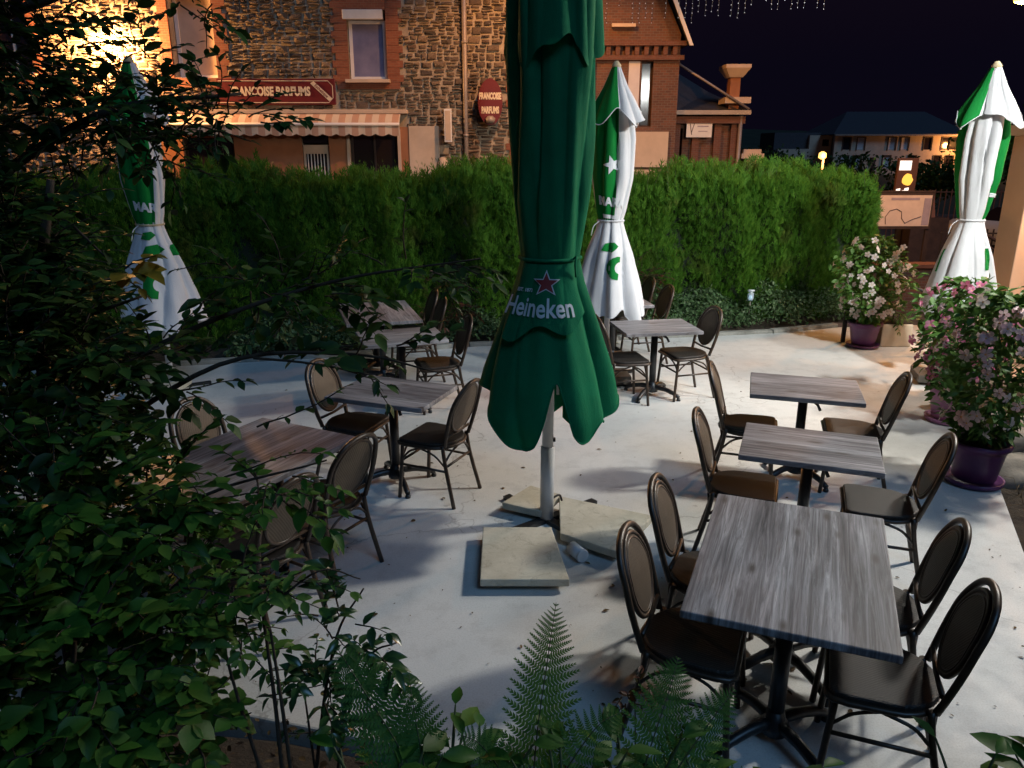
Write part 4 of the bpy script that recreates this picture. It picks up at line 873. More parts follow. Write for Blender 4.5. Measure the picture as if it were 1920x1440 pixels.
# ------------------------------------------------------------------ closed parasols
class Cloth:
    """folded canopy as a surface r(theta, z) about the pole"""
    def __init__(s, prof, n=8, amp=.16, phase=0, calm=None, seed=0, tie=1.8):
        s.z = [p[0] for p in prof]; s.r = [p[1] for p in prof]; s.n = n; s.amp = amp; s.ph = phase; s.calm = calm; s.tie = tie
        q = random.Random(seed); s.k = [q.uniform(.55, 1.35) for _ in range(n)]; s.o = [q.uniform(0, 6.28) for _ in range(4)]
    def rad(s, th, z):
        R0 = np.interp(z, s.z, s.r); w = min(1, abs(z-s.tie)/.4)
        u = ((th-s.ph+w*(.16*math.sin(z*1.9+s.o[0])+.10*math.sin(z*3.1+th*2+s.o[1])))/(2*PI)*s.n) % s.n; i = int(u) % s.n; f = u-int(u)
        f = f**(.7+.25*math.sin(i*2.4+s.o[2]))
        fold = (math.sin(PI*f)**1.1*2-1)*s.k[i]*(.7+.5*math.sin(z*(1.3+.4*s.k[i])+i*1.9+s.o[3]))
        a = s.amp*(.35 + .65*w)
        if s.calm:
            d = (th-s.calm[0]+PI) % (2*PI)-PI; a *= 1-s.calm[2]*math.exp(-(d/s.calm[1])**2)
        low = .05*math.sin(2*th+s.o[0]+z*.9) + .035*math.sin(3*th+s.o[1]-z*1.3) + .035*math.sin(th*s.n*.5+s.o[2]+z*2.2)*w + .018*math.sin(13*th+z*3+s.o[3])*w
        return R0*(1+a*fold+low)
    def pt(s, th, z, off=0):
        r = s.rad(th, z)+off; return (r*math.cos(th), r*math.sin(th), z)
    def sheet(s, mb, ztop, hem, nth=192, nz=40, mat=lambda th, z: 0, off=0, th0=None, th1=None):
        """hem(theta) -> z of the lower edge"""
        b = len(mb.v); full = th0 is None; a0, a1 = (0, 2*PI) if full else (th0, th1); cnt = nth if full else nth+1
        for j in range(nz+1):
            for i in range(cnt):
                th = a0+(a1-a0)*i/nth; z = ztop+(hem(th)-ztop)*j/nz; mb.v.append(s.pt(th, z, off if not callable(off) else off(th, j/nz)))
        for j in range(nz):
            for i in range(nth):
                i2 = (i+1) % cnt if full else i+1; th = a0+(a1-a0)*(i+.5)/nth; z = ztop+(hem(th)-ztop)*(j+.5)/nz
                mb.f.append((b+j*cnt+i, b+(j+1)*cnt+i, b+(j+1)*cnt+i2, b+j*cnt+i2)); mb.m.append(mat(th, z)); mb.s.append(True)
        return mb
    def seam(s, hem, n=220, off=0, r=.006, th0=0, th1=2*PI):
        full = th1-th0 > 6.28
        return MB().tube([s.pt(th, hem(th), off) for th in np.linspace(th0, th1, n, endpoint=not full)], r, 6, closed=full)
    def decal(s, poly2d, faces, th0, zc, off=.007, skew=0):
        mb = MB(); rm = np.interp(zc, s.z, s.r)
        mb.add([s.pt(th0+x/rm, zc+y+skew*x, off) for x, y in poly2d], faces); return mb
def dense_poly(pts, step=.02):
    """fan-triangulate an outline after a grid refinement"""
    bm = bmesh.new(); vs = [bm.verts.new((x, y, 0)) for x, y in pts]; bm.faces.new(vs); bmesh.ops.triangulate(bm, faces=bm.faces)
    for _ in range(4):
        ed = [e for e in bm.edges if e.calc_length() > step]
        if not ed: break
        bmesh.ops.subdivide_edges(bm, edges=ed, cuts=1); bmesh.ops.triangulate(bm, faces=bm.faces)
    bm.verts.ensure_lookup_table(); V = [(v.co.x, v.co.y) for v in bm.verts]; F = [tuple(v.index for v in f.verts) for f in bm.faces]; bm.free(); return V, F
def star(r, r2=.42, rot=PI/2):
    return [((r if k % 2 == 0 else r*r2)*math.cos(rot+k*PI/5), (r if k % 2 == 0 else r*r2)*math.sin(rot+k*PI/5)) for k in range(10)]
# green parasol in the middle
gu = tag(empty('green_parasol', (.242, 4.89, 0)), 'big dark green folded parasol on a white pole in the middle of the terrace', 'parasol')
MB().lathe([(.047,.03),(.047,.56),(.042,.565)], 20).build('lower_pole', M['white_metal'], gu); MB().lathe([(.038,.55),(.038,4.05)], 20).build('upper_pole', M['white_metal'], gu)
MB().box(.036,.052,-.012,.012,.60,.625).build('pole_button', M['black_metal'], gu, .002)
TH = R(-93)
gc_ = Cloth([(.6,.43),(.85,.45),(1.1,.395),(1.4,.30),(1.7,.205),(1.84,.178),(1.95,.19),(2.2,.215),(2.6,.235),(3.0,.238),(3.3,.232),(3.6,.18),(3.9,.08),(4.05,.045)], 8, .15, R(-93-22.5), (TH-.12, .75, .6), 4, 1.84)
HEM = [(-180,.86),(-150,.80),(-125,.90),(-100,1.0),(-80,.99),(-62,.93),(-44,.80),(-28,.715),(-14,.70),(-6,.78),(0,1.02),(6,1.16),(12,1.10),(17,.86),(25,.735),(38,.75),(52,.86),(64,.80),(78,.84),(95,.93),(120,.84),(150,.9),(180,.86)]
def hemg(th):
    f = math.degrees((th-TH+PI) % (2*PI)-PI); return sum(np.interp(f+d, [h[0] for h in HEM], [h[1] for h in HEM]) for d in (-4,-2,0,2,4))/5
# skirt open at the front right so that the pole shows between two lobes
m = MB(); gap = lambda th: math.cos(min(1, abs(((th-R(-88)+PI) % (2*PI)-PI))/.42)*PI/2)**2
hemf = hemg
gc_.sheet(m, 4.05, hemf, 224, 60); cn_ = m.build('canopy', M['green_canvas'], gu); gc_.seam(hemf).build('hem_seam', M['green_canvas'], cn_)
# inner lining folds seen in the gap
gi = Cloth([(.6,.26),(.9,.24),(1.3,.17),(1.85,.12)], 6, .35, 1.0, None, 9, 1.85); m = MB(); gi.sheet(m, 1.80, lambda th: .80+.10*math.sin(3*th), 120, 20, th0=R(-70), th1=R(250)); m.build('inner_fold', M['green_canvas'], gu)
# printed valance over the skirt, under the cord
m = MB(); hv_ = lambda th: 1.44 + .06*(th-TH) + .04*math.sin(6*th)
gc_.sheet(m, 1.82, hv_, 80, 16, off=lambda th, t_: .008+.035*t_**1.5, th0=TH-.95, th1=TH+.85); m.build('valance', M['green_canvas'], gu)
def vdecal(poly, faces, du, zc, mat, name, sx=1, extra=.008):
    rm = np.interp(zc, gc_.z, gc_.r); mb = MB(); V = []
    for x, y in poly:
        th = TH+(x*sx+du)/rm; z = zc+y; t_ = (1.82-z)/(1.82-hv_(th)); V.append(gc_.pt(th, z, .008+.035*max(0, t_)**1.5+extra))
    mb.add(V, faces); return mb.build(name, M[mat], gu)
V, F = text_geo('Heineken', .155, .003, 2); vdecal(V, F, -.07, 1.565, 'white_lettering', 'lettering', .68)
V, F = dense_poly(star(.082)); vdecal(V, F, -.02, 1.71, 'white_lettering', 'star_outline', 1, .007)
V, F = dense_poly(star(.066)); vdecal(V, F, -.02, 1.71, 'red_print', 'star', 1, .010)
V, F = text_geo('EST. 1873', .028, .001, 1); vdecal(V, F, -.15, 1.665, 'white_lettering', 'small_lettering', .9)
# upper cape with loose hem
gk = Cloth([(2.8,.27),(3.0,.255),(3.3,.24),(3.6,.19),(3.9,.095),(4.08,.05)], 8, .12, R(-93-10), None, 14, 2.5); m = MB()
gk.sheet(m, 4.08, lambda th: 3.02+.07*math.sin(4*th+1.0)+.03*math.sin(9*th), 160, 20, off=.012); m.build('cape', M['green_canvas'], gu)
MB().tube([gc_.pt(a, 1.84, .008) for a in np.linspace(0, 2*PI, 40, endpoint=False)], .011, 8, closed=True).build('cord', M['green_canvas'], gu)
MB().tube(curve([gc_.pt(R(-45), 1.84, .01), gc_.pt(R(-43), 1.86, .035), gc_.pt(R(-50), 1.82, .045), gc_.pt(R(-47), 1.74, .03)], 5), .007, 6).build('cord_knot', M['green_canvas'], gu)
MB().lathe([(.05,4.05),(.055,4.1),(.02,4.16)], 12).build('finial', M['white_metal'], gu)
for a in range(8):
    th = TH+R(22.5+45*a); MB().tube([(.05*math.cos(th),.05*math.sin(th),3.9),(.11*math.cos(th),.11*math.sin(th),1.9),(.16*math.cos(th),.16*math.sin(th),.98)], .009, 6).build('rib', M['white_metal'], gu)
# cross base and paving slabs that weigh it down
MB().box(-.46,.46,-.03,.03,.004,.034).box(-.03,.03,-.46,-.031,.004,.034).box(-.03,.03,.031,.46,.004,.034).rot(R(38)).build('cross_base', M['black_metal'], gu)
MB().tube(curve([(.04,.04,.16),(.09,.07,.17),(.11,.085,.12)], 4), .008, 6).build('clamp_handle', M['iron'], gu)
def slab(poly, z0, th, label, mat='slab_concrete', tilt=0):
    c = Vector((sum(p[0] for p in poly)/4, sum(p[1] for p in poly)/4)); m = MB().prism([(x-c.x, y-c.y) for x, y in poly][::1], 0, th)
    o = m.build('paving_slab', M[mat], None, .006, (c.x, c.y, z0)); o.rotation_euler = (R(tilt), 0, 0); tag(o, label, 'slab'); return o
slab([(-.187,3.985),(.336,3.985),(.262,4.64),(-.193,4.64)], .040, .048, 'pale square paving slab in front of the parasol pole, nearest')
slab([(.314,4.546),(.655,4.305),(.965,4.80),(.342,5.112)], .040, .052, 'pale paving slab right of the parasol pole behind a chair')
slab([(-.072,5.007),(.203,4.863),(.36,5.14),(.14,5.30)], .040, .050, 'pale paving slab behind the parasol pole, partly hidden')
wt = MB().tube([(0,0,.045),(.0,-.12,.045)], .043, 20); wt.tube([(.0,-.12,.045),(.0,-.132,.045)], [.046,.040], 20)
o = wt.build('white_roller', M['white_metal'], None, 0, (.385,4.44,.0)); o.rotation_euler = (0,0,R(28)); tag(o, 'short white round tube lying between the two paving slabs', 'tube')

# white and green parasols
WP = [(.6,.40),(.75,.385),(1.05,.325),(1.4,.235),(1.66,.15),(1.755,.125),(1.85,.15),(2.2,.20),(2.6,.205),(2.85,.17),(3.1,.10),(3.26,.05)]
CP = [(2.55,.34),(2.75,.30),(2.95,.20),(3.1,.115),(3.22,.065),(3.28,.04)]
def white_parasol(loc, rot, label, green, cape_green, marks, seed, letters=None, capehem=2.78):
    u = tag(empty('white_parasol', (*loc, 0)), label, 'parasol', 'white and green folded parasols'); ph = seed*.7
    c = Cloth(WP, 8, .17, ph, None, seed, 1.755); k = Cloth(CP, 8, .16, ph+.2, None, seed+5, 2.2)
    MB().lathe([(.032,.05),(.03,3.28)], 16).build('pole', M['white_metal'], u); MB().lathe([(.045,3.27),(.05,3.30),(.02,3.34)], 12).build('finial', M['cord'], u)
    inr = lambda th, rs: any((th-a) % (2*PI) < (b-a) % (2*PI) for a, b in rs)
    m = MB(); c.sheet(m, 3.25, lambda th: .76+.07*math.sin(4*th+seed)+.04*math.sin(9*th), 192, 56, lambda th, z: 1 if z > 1.76 and inr(th, green) else 0); cn_ = m.build('canopy', [M['white_canvas'], M['bright_green_canvas']], u); c.seam(lambda th: .76+.07*math.sin(4*th+seed)+.04*math.sin(9*th)).build('hem_seam', M['white_canvas'], cn_)
    m = MB(); k.sheet(m, 3.28, lambda th: capehem+.07*math.sin(4*th+seed*1.7)+.03*math.sin(7*th), 160, 18, lambda th, z: 1 if inr(th, cape_green) else 0, .006); cn_ = m.build('cape', [M['white_canvas'], M['bright_green_canvas']], u); k.seam(lambda th: capehem+.07*math.sin(4*th+seed*1.7)+.03*math.sin(7*th), 200, .006, .005).build('hem_seam', M['white_canvas'], cn_)
    MB().tube([c.pt(a, 1.755, .008) for a in np.linspace(0, 2*PI, 36, endpoint=False)], .010, 8, closed=True).build('cord', M['cord'] if seed == 3 else M['white_canvas'], u)
    MB().tube(curve([c.pt(rot-1.0, 1.755, .01), c.pt(rot-1.05, 1.70, .06), c.pt(rot-1.1, 1.60, .05)], 5), .005, 5).build('cord_end', M['white_canvas'], u)
    for (kind, du, z, s, matn) in marks:
        if kind == 'star': P_ = star(s, .4, PI/2+.3)
        elif kind == 'disc': P_ = [(s*math.cos(a), s*math.sin(a)) for a in np.linspace(0, 2*PI, 18, endpoint=False)]
        elif kind == 'blade': P_ = [(-s,-s*.5),(s*.2,-s*.7),(s,0),(s*.5,s*.5),(-s*.6,s*.35)]
        elif kind == 'hook': P_ = [(s*math.cos(a), s*math.sin(a)) for a in np.linspace(1.2, 4.6, 9)] + [(.45*s*math.cos(a)+.12*s, .5*s*math.sin(a)) for a in np.linspace(4.4, 1.3, 9)]
        elif kind == 'bar': P_ = [(-s,-.02),(s,-.02),(s,.02),(-s,.02)]
        elif kind == 'patch': P_ = [(-s*.5,-s),(s*.5,-s*.9),(s*.45,s),(-s*.35,s*.8)]
        V, F = dense_poly(P_, .03); d = c.decal(V, F, rot+du, z, .009, -.15 if kind in ('bar',) else 0)
        # sit on the real surface at each point
        d.build('printed_mark', M[matn], u)
    if letters:
        V, F = text_geo(letters[0], letters[3], .006, 2); rm = np.interp(letters[2], c.z, c.r)
        mb = MB(); mb.add([c.pt(rot+letters[1]+x*.85/rm, letters[2]+y-.12*x, .009) for x, y in V], F); mb.build('lettering', M['white_print'], u)
    for a in range(8):
        th = rot+R(45*a); MB().tube([(.04*math.cos(th),.04*math.sin(th),3.2),(.09*math.cos(th),.09*math.sin(th),1.8),(.15*math.cos(th),.15*math.sin(th),.95)], .008, 6).build('rib', M['white_metal'], u)
    MB().box(-.4,.4,-.025,.025,.004,.03).box(-.025,.025,-.4,-.026,.004,.03).box(-.025,.025,.026,.4,.004,.03).rot(R(30)).build('cross_base', M['black_metal'], u)
    return u
f_mid = math.atan2(-8.45, -1.0); f_r = math.atan2(-8.5, -4.95); f_l = math.atan2(-8.0, 3.65)
white_parasol((1.06, 8.45), f_mid, 'white folded parasol with green panel and white star behind the big green parasol', [(f_mid-1.5, f_mid+.25)], [(f_mid-1.2, f_mid+.15)],
    [('star', -.02, 2.33, .10, 'white_print'), ('bar', -.03, 1.80, .08, 'white_print'), ('blade', .0, 1.50, .085, 'bright_green_canvas'), ('hook', .33, 1.28, .12, 'bright_green_canvas')], 1, ('MARA', -.02, 1.95, .12))
white_parasol((4.95, 8.5), f_r, 'white folded parasol with green side panels at the right behind the flowers', [(f_r-1.75, f_r-.95), (f_r+.95, f_r+1.9)], [(f_r-1.9, f_r-.35)],
    [('patch', -1.15, 1.32, .13, 'bright_green_canvas'), ('patch', 1.0, 1.36, .11, 'bright_green_canvas'), ('bar', 1.15, 2.02, .06, 'white_print')], 2, None)
white_parasol((-3.68, 8.0), f_l, 'white folded parasol with green panel behind the branches on the left', [(f_l-1.75, f_l+.32)], [(f_l-1.8, f_l+.2)],
    [('blade', -.05, 1.52, .10, 'bright_green_canvas'), ('hook', .0, 1.18, .14, 'bright_green_canvas'), ('blade', -.25, 1.66, .07, 'bright_green_canvas'), ('patch', 1.1, 1.5, .06, 'bright_green_canvas')], 3, ('MAR', -.22, 1.93, .12))
slab([(.98,8.02),(1.30,8.05),(1.27,8.40),(.95,8.37)], .034, .09, 'dark paving slab at the foot of the middle white parasol', 'dark_slab')
slab([(4.45,8.12),(4.95,8.02),(5.05,8.42),(4.55,8.50)], .034, .08, 'dark paving slab at the foot of the right parasol', 'dark_slab')
slab([(-4.0,7.6),(-3.5,7.6),(-3.5,8.1),(-4.0,8.1)], .034, .05, 'paving slab at the foot of the left parasol')

# ------------------------------------------------------------------ flower pots and their climbers
def pot(x, y, s, label, mat):
    o = tag(empty('flower_pot', (x, y, 0)), label, 'flower pot', 'purple flower pots'); 
    pr = [(.135,.035),(.15,.05),(.185,.26),(.195,.30),(.215,.305),(.222,.325),(.215,.345),(.195,.345),(.185,.30)]
    MB().lathe([(r*s, z*s) for r, z in pr], 40).build('pot', M[mat], o)
    MB().lathe([(.17*s,.002),(.20*s,.012),(.21*s,.045*s),(.195*s,.045*s),(.185*s,.02),(.01,.018)], 40).build('saucer', M[mat], o)
    MB().lathe([(.188*s,.302*s),(.10*s,.315*s),(.004,.32*s)], 24, cap=False).build('soil', M['soil'], o)
pot(4.60, 9.86, .98, 'plum purple flower pot farthest back beside the thin black post', 'purple_plastic'); pot(4.17, 6.98, 1.0, 'pinkish mauve flower pot in the middle of the three', 'mauve_plastic'); pot(3.60, 5.56, 1.02, 'deep purple flower pot nearest, at the terrace edge', 'purple_plastic')
def flower_mesh(name, mat):
    m = MB()
    for k in range(5):
        a = 2*PI*k/5; c, s = math.cos(a), math.sin(a); P_ = [(.10,-.06,.02),(.10,.08,.02),(.52,-.34,.14),(.58,.36,.11),(.95,-.16,.03),(.88,.26,.02),(.5,.02,.19)]
        m.add([(x*c-y*s, x*s+y*c, z) for x, y, z in P_], [(0,2,6),(0,6,1),(1,6,3),(2,4,6),(6,4,5),(6,5,3)], 0, True)
    m.lathe([(.04,-.7),(.10,-.25),(.17,.03)], 6, cap=False); m.lathe([(.15,.035),(.05,.0)], 6, m=1, cap=True)
    return m.mesh(name, [M[mat], M['flower_throat']])
FL = {k: flower_mesh('flower', k) for k in ('petal_white', 'petal_pink', 'petal_blush')}
def climber(x, y, z0, top, rx, rz_c, nleaf, nfl, fl, fsize, label, leafm, seed, single, skew=(0,0)):
    q = random.Random(seed); root = tag(empty('mandevilla', (x, y, z0)), label, 'flowering plant', 'potted climbers with star flowers'); g = np.random.default_rng(seed)
    tb = MB(); h = top-z0
    for k in range(4):
        a = k*1.6+seed; tb.tube(curve([(.05*math.cos(a),.05*math.sin(a),-.03),(.09*math.cos(a+.5),.09*math.sin(a+.5),h*.4),(.07*math.cos(a+1),.07*math.sin(a+1),h*.85)], 6), .006, 6)
    for k in range(26):
        zz = h*q.uniform(.12,.95); a = q.uniform(0, 6.28); rr = rx*(.35+.65*math.sin(PI*min(1, max(0, (zz/h)*.8+.15))))*q.uniform(.6,1.1)
        tb.tube(curve([(.05*math.cos(a),.05*math.sin(a),zz*.8),(rr*.6*math.cos(a+.3),rr*.6*math.sin(a+.3),zz),(rr*math.cos(a+.5)+skew[0]*zz,rr*math.sin(a+.5),zz+q.uniform(-.06,.1))], 4), .0035, 4, cap=False)
    tb.build('stems', M['green_stem'], root)
    z = g.random(nleaf)*h; a = g.random(nleaf)*2*PI; prof = np.interp(z/h, [0,.12,.35,.65,.85,1], [.3,.55,.95,1.0,.8,.35]); lob = 1+.3*np.sin(3*a+z*6)+.2*np.sin(7*a-z*9)
    rr = rx*prof*lob*g.random(nleaf)**.42
    P = np.c_[x+rr*np.cos(a)+skew[0]*z, y+rr*np.sin(a)+skew[1]*z, z0+z]; D = np.c_[np.cos(a), np.sin(a), -.1*np.ones(nleaf)]+g.normal(0,.55,(nleaf,3)); U = g.normal(0,.45,(nleaf,3)); U[:,2] += .8
    leafy_parts(root, P, D, U, g.uniform(.06,.105,nleaf), 'ovate', leafm, single)
    for k in range(nfl):
        zz = h*q.uniform(.1,1.0); pr = np.interp(zz/h, [0,.12,.35,.65,.85,1], [.45,.65,1.0,1.06,.9,.5])
        a = q.gauss(math.atan2(-y, -x), 1.15); rr = rx*pr*q.uniform(.92,1.18)
        o = bpy.data.objects.new('flower', FL[fl if q.random() < .8 else ('petal_pink' if fl == 'petal_pink' else 'petal_white')]); col.objects.link(o); o.parent = root
        o.location = (rr*math.cos(a)+skew[0]*zz, rr*math.sin(a)+skew[1]*zz, zz); s = fsize*q.uniform(.75,1.2); o.scale = (s,s,s)
        d = Vector((math.cos(a)+q.gauss(0,.35), math.sin(a)+q.gauss(0,.35), q.gauss(.15,.4))); o.rotation_euler = d.to_track_quat('Z', 'Y').to_euler()
climber(4.60, 9.86, .33, 1.42, .40, .8, 1700, 84, 'petal_white', .046, 'bushy climber with white star flowers in the farthest pot', 'leaf_light', 21, 120)
climber(4.17, 6.98, .34, 1.36, .37, .8, 1700, 80, 'petal_pink', .052, 'bushy climber with deep pink flowers in the mauve pot', 'leaf_light', 22, 140)
climber(3.62, 5.56, .36, 1.52, .40, .8, 1800, 72, 'petal_blush', .052, 'bushy climber with pale pink flowers in the nearest purple pot', 'leaf_light', 24, 200)
# square pale planter with yellow-green plant
pp = tag(empty('square_planter', (5.02, 10.0, 0)), 'pale square planter behind the farthest flower pot', 'planter'); MB().box(-.20,.20,-.17,.17,.002,.30).build('box', M['pale_planter'], pp, .012); MB().box(-.18,.18,-.15,.15,.301,.312).build('soil', M['soil'], pp)
shrub('yellow_green_plant', 'small yellow-green leafy plant in the pale square planter', 'plant', (5.02,10.0,.31), [(5.0,9.95,.45,.17,.15,.14,40)], .06, 'lance', 'leaf_light', [([(5.02,10.0,.30),(5.0,9.95,.5)],.012,.005)], 0, .14, 6)
# thin black post with sloping rail
ps = tag(empty('railing', (4.45, 10.12, 0)), 'thin black post with sloping handrail beside the farthest flower pot', 'railing')
MB().box(-.022,.022,-.022,.022,0,1.12).build('post', M['iron'], ps); MB().tube([(.02,.02,1.06),(.9,-.1,.72),(1.3,-.4,.40)], .02, 8).build('handrail', M['iron'], ps); MB().box(1.28,1.32,-.42,-.38,-.06,.40).build('post', M['iron'], ps)
# rocks at the right edge
def rock(x, y, z, sx, sy, sz, label, seed):
    q = random.Random(seed); bm = bmesh.new(); bmesh.ops.create_icosphere(bm, subdivisions=3, radius=1)
    for v in bm.verts:
        n_ = .16*math.sin(v.co.x*3+seed)+.14*math.sin(v.co.y*4+v.co.z*3+seed)+q.uniform(-.04,.04); v.co *= 1+n_; v.co.z = max(-.55, min(.75, v.co.z)); v.co.x *= sx; v.co.y *= sy; v.co.z *= sz
    me = bpy.data.meshes.new('rock'); bm.to_mesh(me); bm.free(); me.materials.append(M['rock']); me.polygons.foreach_set('use_smooth', [True]*len(me.polygons))
    tag(obj('rock', me, None, (x, y, z)), label, 'rock', 'rocks edging the side bed')
rock(4.30, 6.15, .08, .40, .32, .28, 'upper pale rock at the right edge beside the flower pots', 3); rock(4.10, 5.72, -.02, .34, .24, .22, 'lower pale rock at the right edge above the soil', 5)
# solar stake light
so = tag(empty('solar_stake_light', (3.40, 10.90, .05)), 'small solar stake light glowing bluish in the ground cover', 'garden light')
MB().tube([(0,0,-.05),(0,0,.36)], .008, 6).build('stake', M['zinc_pipe'], so); MB().lathe([(.03,.36),(.045,.40),(.045,.46),(.02,.50)], 12).build('lamp_head', M['clear_plastic'], so); MB().lathe([(.012,.385),(.02,.41),(.012,.44)], 8).build('bulb', M['blue_bulb'], so); MB().lathe([(.052,.50),(.05,.515),(.01,.52)], 12).build('cap', M['white_metal'], so)

# ------------------------------------------------------------------ icicle light string high above the hedge
ic = tag(empty('icicle_light_string', (1.95, 9.0, 4.13)), 'string of small icicle lights hanging from the top edge above the hedge', 'string lights')
MB().tube([(-10.4,.8,.6),(-1.3,0,.02),(.2,0,-.03),(1.4,.05,-.01),(4.1,.6,.45)], .005, 5).build('cable', M['cable'], ic)
q = random.Random(5); bulb = bpy.data.meshes.new('bulb'); bm = bmesh.new(); bmesh.ops.create_icosphere(bm, subdivisions=1, radius=.0055); bm.to_mesh(bm and bulb); bm.free(); bulb.materials.append(M['led_white'])
for k in range(34):
    x = -.95+2.3*k/33; L_ = q.choice([.10,.16,.22,.28,.33,.26])*(1 if x < .5 else .7); zt = -.03
    d = MB().tube([(x,0,zt),(x+.006,0,zt-L_*.5),(x,0,zt-L_)], .0018, 4).build('drop_wire', M['cable'], ic)
    n = max(3, int(L_/.045))
    for j in range(n):
        b = obj('bulb', bulb, d, (x+q.uniform(-.008,.008), q.uniform(-.008,.008), zt-L_*(j+1)/n))

# ------------------------------------------------------------------ street beyond the landing
mp = tag(empty('map_board', (8.30, 16.8, -.66)), 'wooden board with a pale map and dark winding line by the railing', 'notice board')
MB().box(-.62,-.54,-.03,.03,0,2.3).build('post', M['dark_timber'], mp); MB().box(.54,.62,-.03,.03,0,2.3).build('post', M['dark_timber'], mp)
MB().box(-.60,.60,-.06,-.031,1.50,2.26).build('board', M['dark_timber'], mp); mpp = MB().box(-.56,.56,-.068,-.061,1.56,2.20).build('map_sheet', M['map_paper'], mp)
MB().tube([(x,-.072,z) for x, z in ((-.36,1.60),(-.38,1.75),(-.30,1.88),(-.16,1.92),(-.05,1.86),(-.03,1.72),(.05,1.62),(.2,1.70),(.38,1.76))], .009, 5).build('river_line', M['map_ink'], mpp)
MB().box(.40,.55,-.073,-.069,1.58,2.14).build('map_legend', M['map_blue'], mpp); MB().box(-.3,.3,-.073,-.069,2.10,2.15).build('map_heading', M['map_blue'], mpp); MB().box(-.62,.62,-.07,.04,2.262,2.29).build('top_rail', M['dark_timber'], mp)
ls = tag(empty('lit_sign', (9.5, 19.3, -.66)), 'upright brown street sign with glowing white and yellow panels', 'sign')
MB().box(-.24,.24,-.05,.05,1.85,2.92).build('panel', M['rust_rail'], ls, .01); MB().box(-.06,.06,-.04,.04,0,1.85).build('post', M['iron'], ls)
MB().box(-.21,.07,-.062,-.052,2.64,2.86).build('lit_panel', M['sign_white'], ls)
m = MB(); n = 14; q = random.Random(2)
m.add([(.02+(.11+.03*q.random())*math.cos(2*PI*i/n), -.058, 2.42+(.13+.03*q.random())*math.sin(2*PI*i/n)) for i in range(n)], [tuple(range(n))]); m.build('lit_emblem', M['sign_yellow'], ls)
m = MB(); 
for (x0,x1,z0,z1) in ((-.22,-.12,1.98,2.22),(-.12,-.02,2.02,2.18),(-.02,.08,2.05,2.24),(.08,.18,2.04,2.16),(-.22,-.05,1.90,1.98)): m.add([(x0,-.056,z0),(x1,-.056,z0+.03),(x1,-.056,z1),(x0,-.056,z1-.02)], [(0,1,2,3)])
m.build('lit_band', M['sign_white'], ls)
ab = tag(empty('folding_board', (10.0, 19.2, -.66)), 'brown folding pavement board beside the lit sign', 'board')
MB().add([(-.2,-.2,0+1.55),(.2,-.2,1.55),(.2,0,2.15),(-.2,0,2.15)], [(0,1,2,3)]).build('front_panel', M['rust_rail'], ab); MB().add([(-.2,.2,1.55),(.2,.2,1.55),(.2,.004,2.15),(-.2,.004,2.15)], [(3,2,1,0)]).build('rear_panel', M['rust_rail'], ab); MB().box(-.4,.5,-.3,.3,0,1.545).build('plinth', M['dark_timber'], ab)
# low masonry wall and iron fence along the street
sw = tag(empty('street_wall', (8.5, 15.2, -.66)), 'low dark stone street wall behind the pots', 'wall'); MB().box(-2.1,2.2,-.15,.15,0,.92).build('masonry', M['brown_brick'], sw); MB().box(-2.15,2.25,-.2,.2,.92,.99).build('coping', M['rust_rail'], sw)
def fence(x0, x1, y, z0, h, n, label, mat):
    f = tag(empty('iron_fence', (x0, y, z0)), label, 'fence')
    for k in range(n): MB().box((x1-x0)*k/(n-1)-.012, (x1-x0)*k/(n-1)+.012, -.012, .012, 0, h).build('bar', M[mat], f)
    for zz in (.12, h-.1): MB().box(-.05, x1-x0+.05, -.018, .018, zz, zz+.03).build('rail', M[mat], f)
fence(8.9, 11.0, 16.2, -.66, 1.55, 17, 'dark iron fence below the map board', 'iron'); fence(12.4, 20.5, 26.0, -.5, 1.7, 46, 'rust coloured railing lit orange across the street', 'rust_rail')
hr = tag(empty('stair_handrail', (9.1, 16.0, -.66)), 'sloping dark stair handrail in front of the iron fence', 'handrail'); MB().tube([(0,0,1.75),(1.3,-.2,1.05)], .035, 8).tube([(.05,0,1.55),(1.3,-.2,.85)], .025, 8).build('rail', M['dark_timber'], hr); MB().box(-.03,.03,-.03,.03,0,1.76).build('post', M['dark_timber'], hr); MB().box(1.27,1.33,-.23,-.17,0,1.06).build('post', M['dark_timber'], hr)
# white parked car, tail towards the terrace
car = tag(empty('parked_car', (15.6, 24.2, -.66), R(-68)), 'white parked car half hidden by the restaurant corner', 'car')
sec = [(-2.0,.30,.55,.66),(-1.98,.28,.82,.74),(-1.7,.22,.96,.80),(-.9,.2,1.0,.83),(.7,.2,1.02,.84),(1.6,.22,1.04,.82),(1.95,.28,1.0,.78),(2.02,.34,.62,.70)]
m = MB()
for x, zb, zt, w in sec: m.v += [(x,-w,zb+.1),(x,-w*1.02,(zb+zt)/2),(x,-w*.94,zt),(x,w*.94,zt),(x,w*1.02,(zb+zt)/2),(x,w,zb+.1)]
for i in range(len(sec)-1):
    for j in range(6): a = i*6+j; b = i*6+(j+1) % 6; m.f.append((a, b, b+6, a+6)); m.m.append(0); m.s.append(True)
m.f += [tuple(range(6))[::-1], tuple(range(len(m.v)-6, len(m.v)))]; m.m += [0,0]; m.s += [False, False]; m.build('body', M['car_paint'], car)
m = MB(); cab = [(-1.0,.98,.72),(-.35,1.42,.62),(1.2,1.46,.62),(1.9,1.02,.72)]
for x, z, w in cab: m.v += [(x,-w,z),(x,w,z)]
m.f = [(0,1,3,2),(2,3,5,4),(4,5,7,6)]; m.m = [1,0,1]; m.s = [False]*3
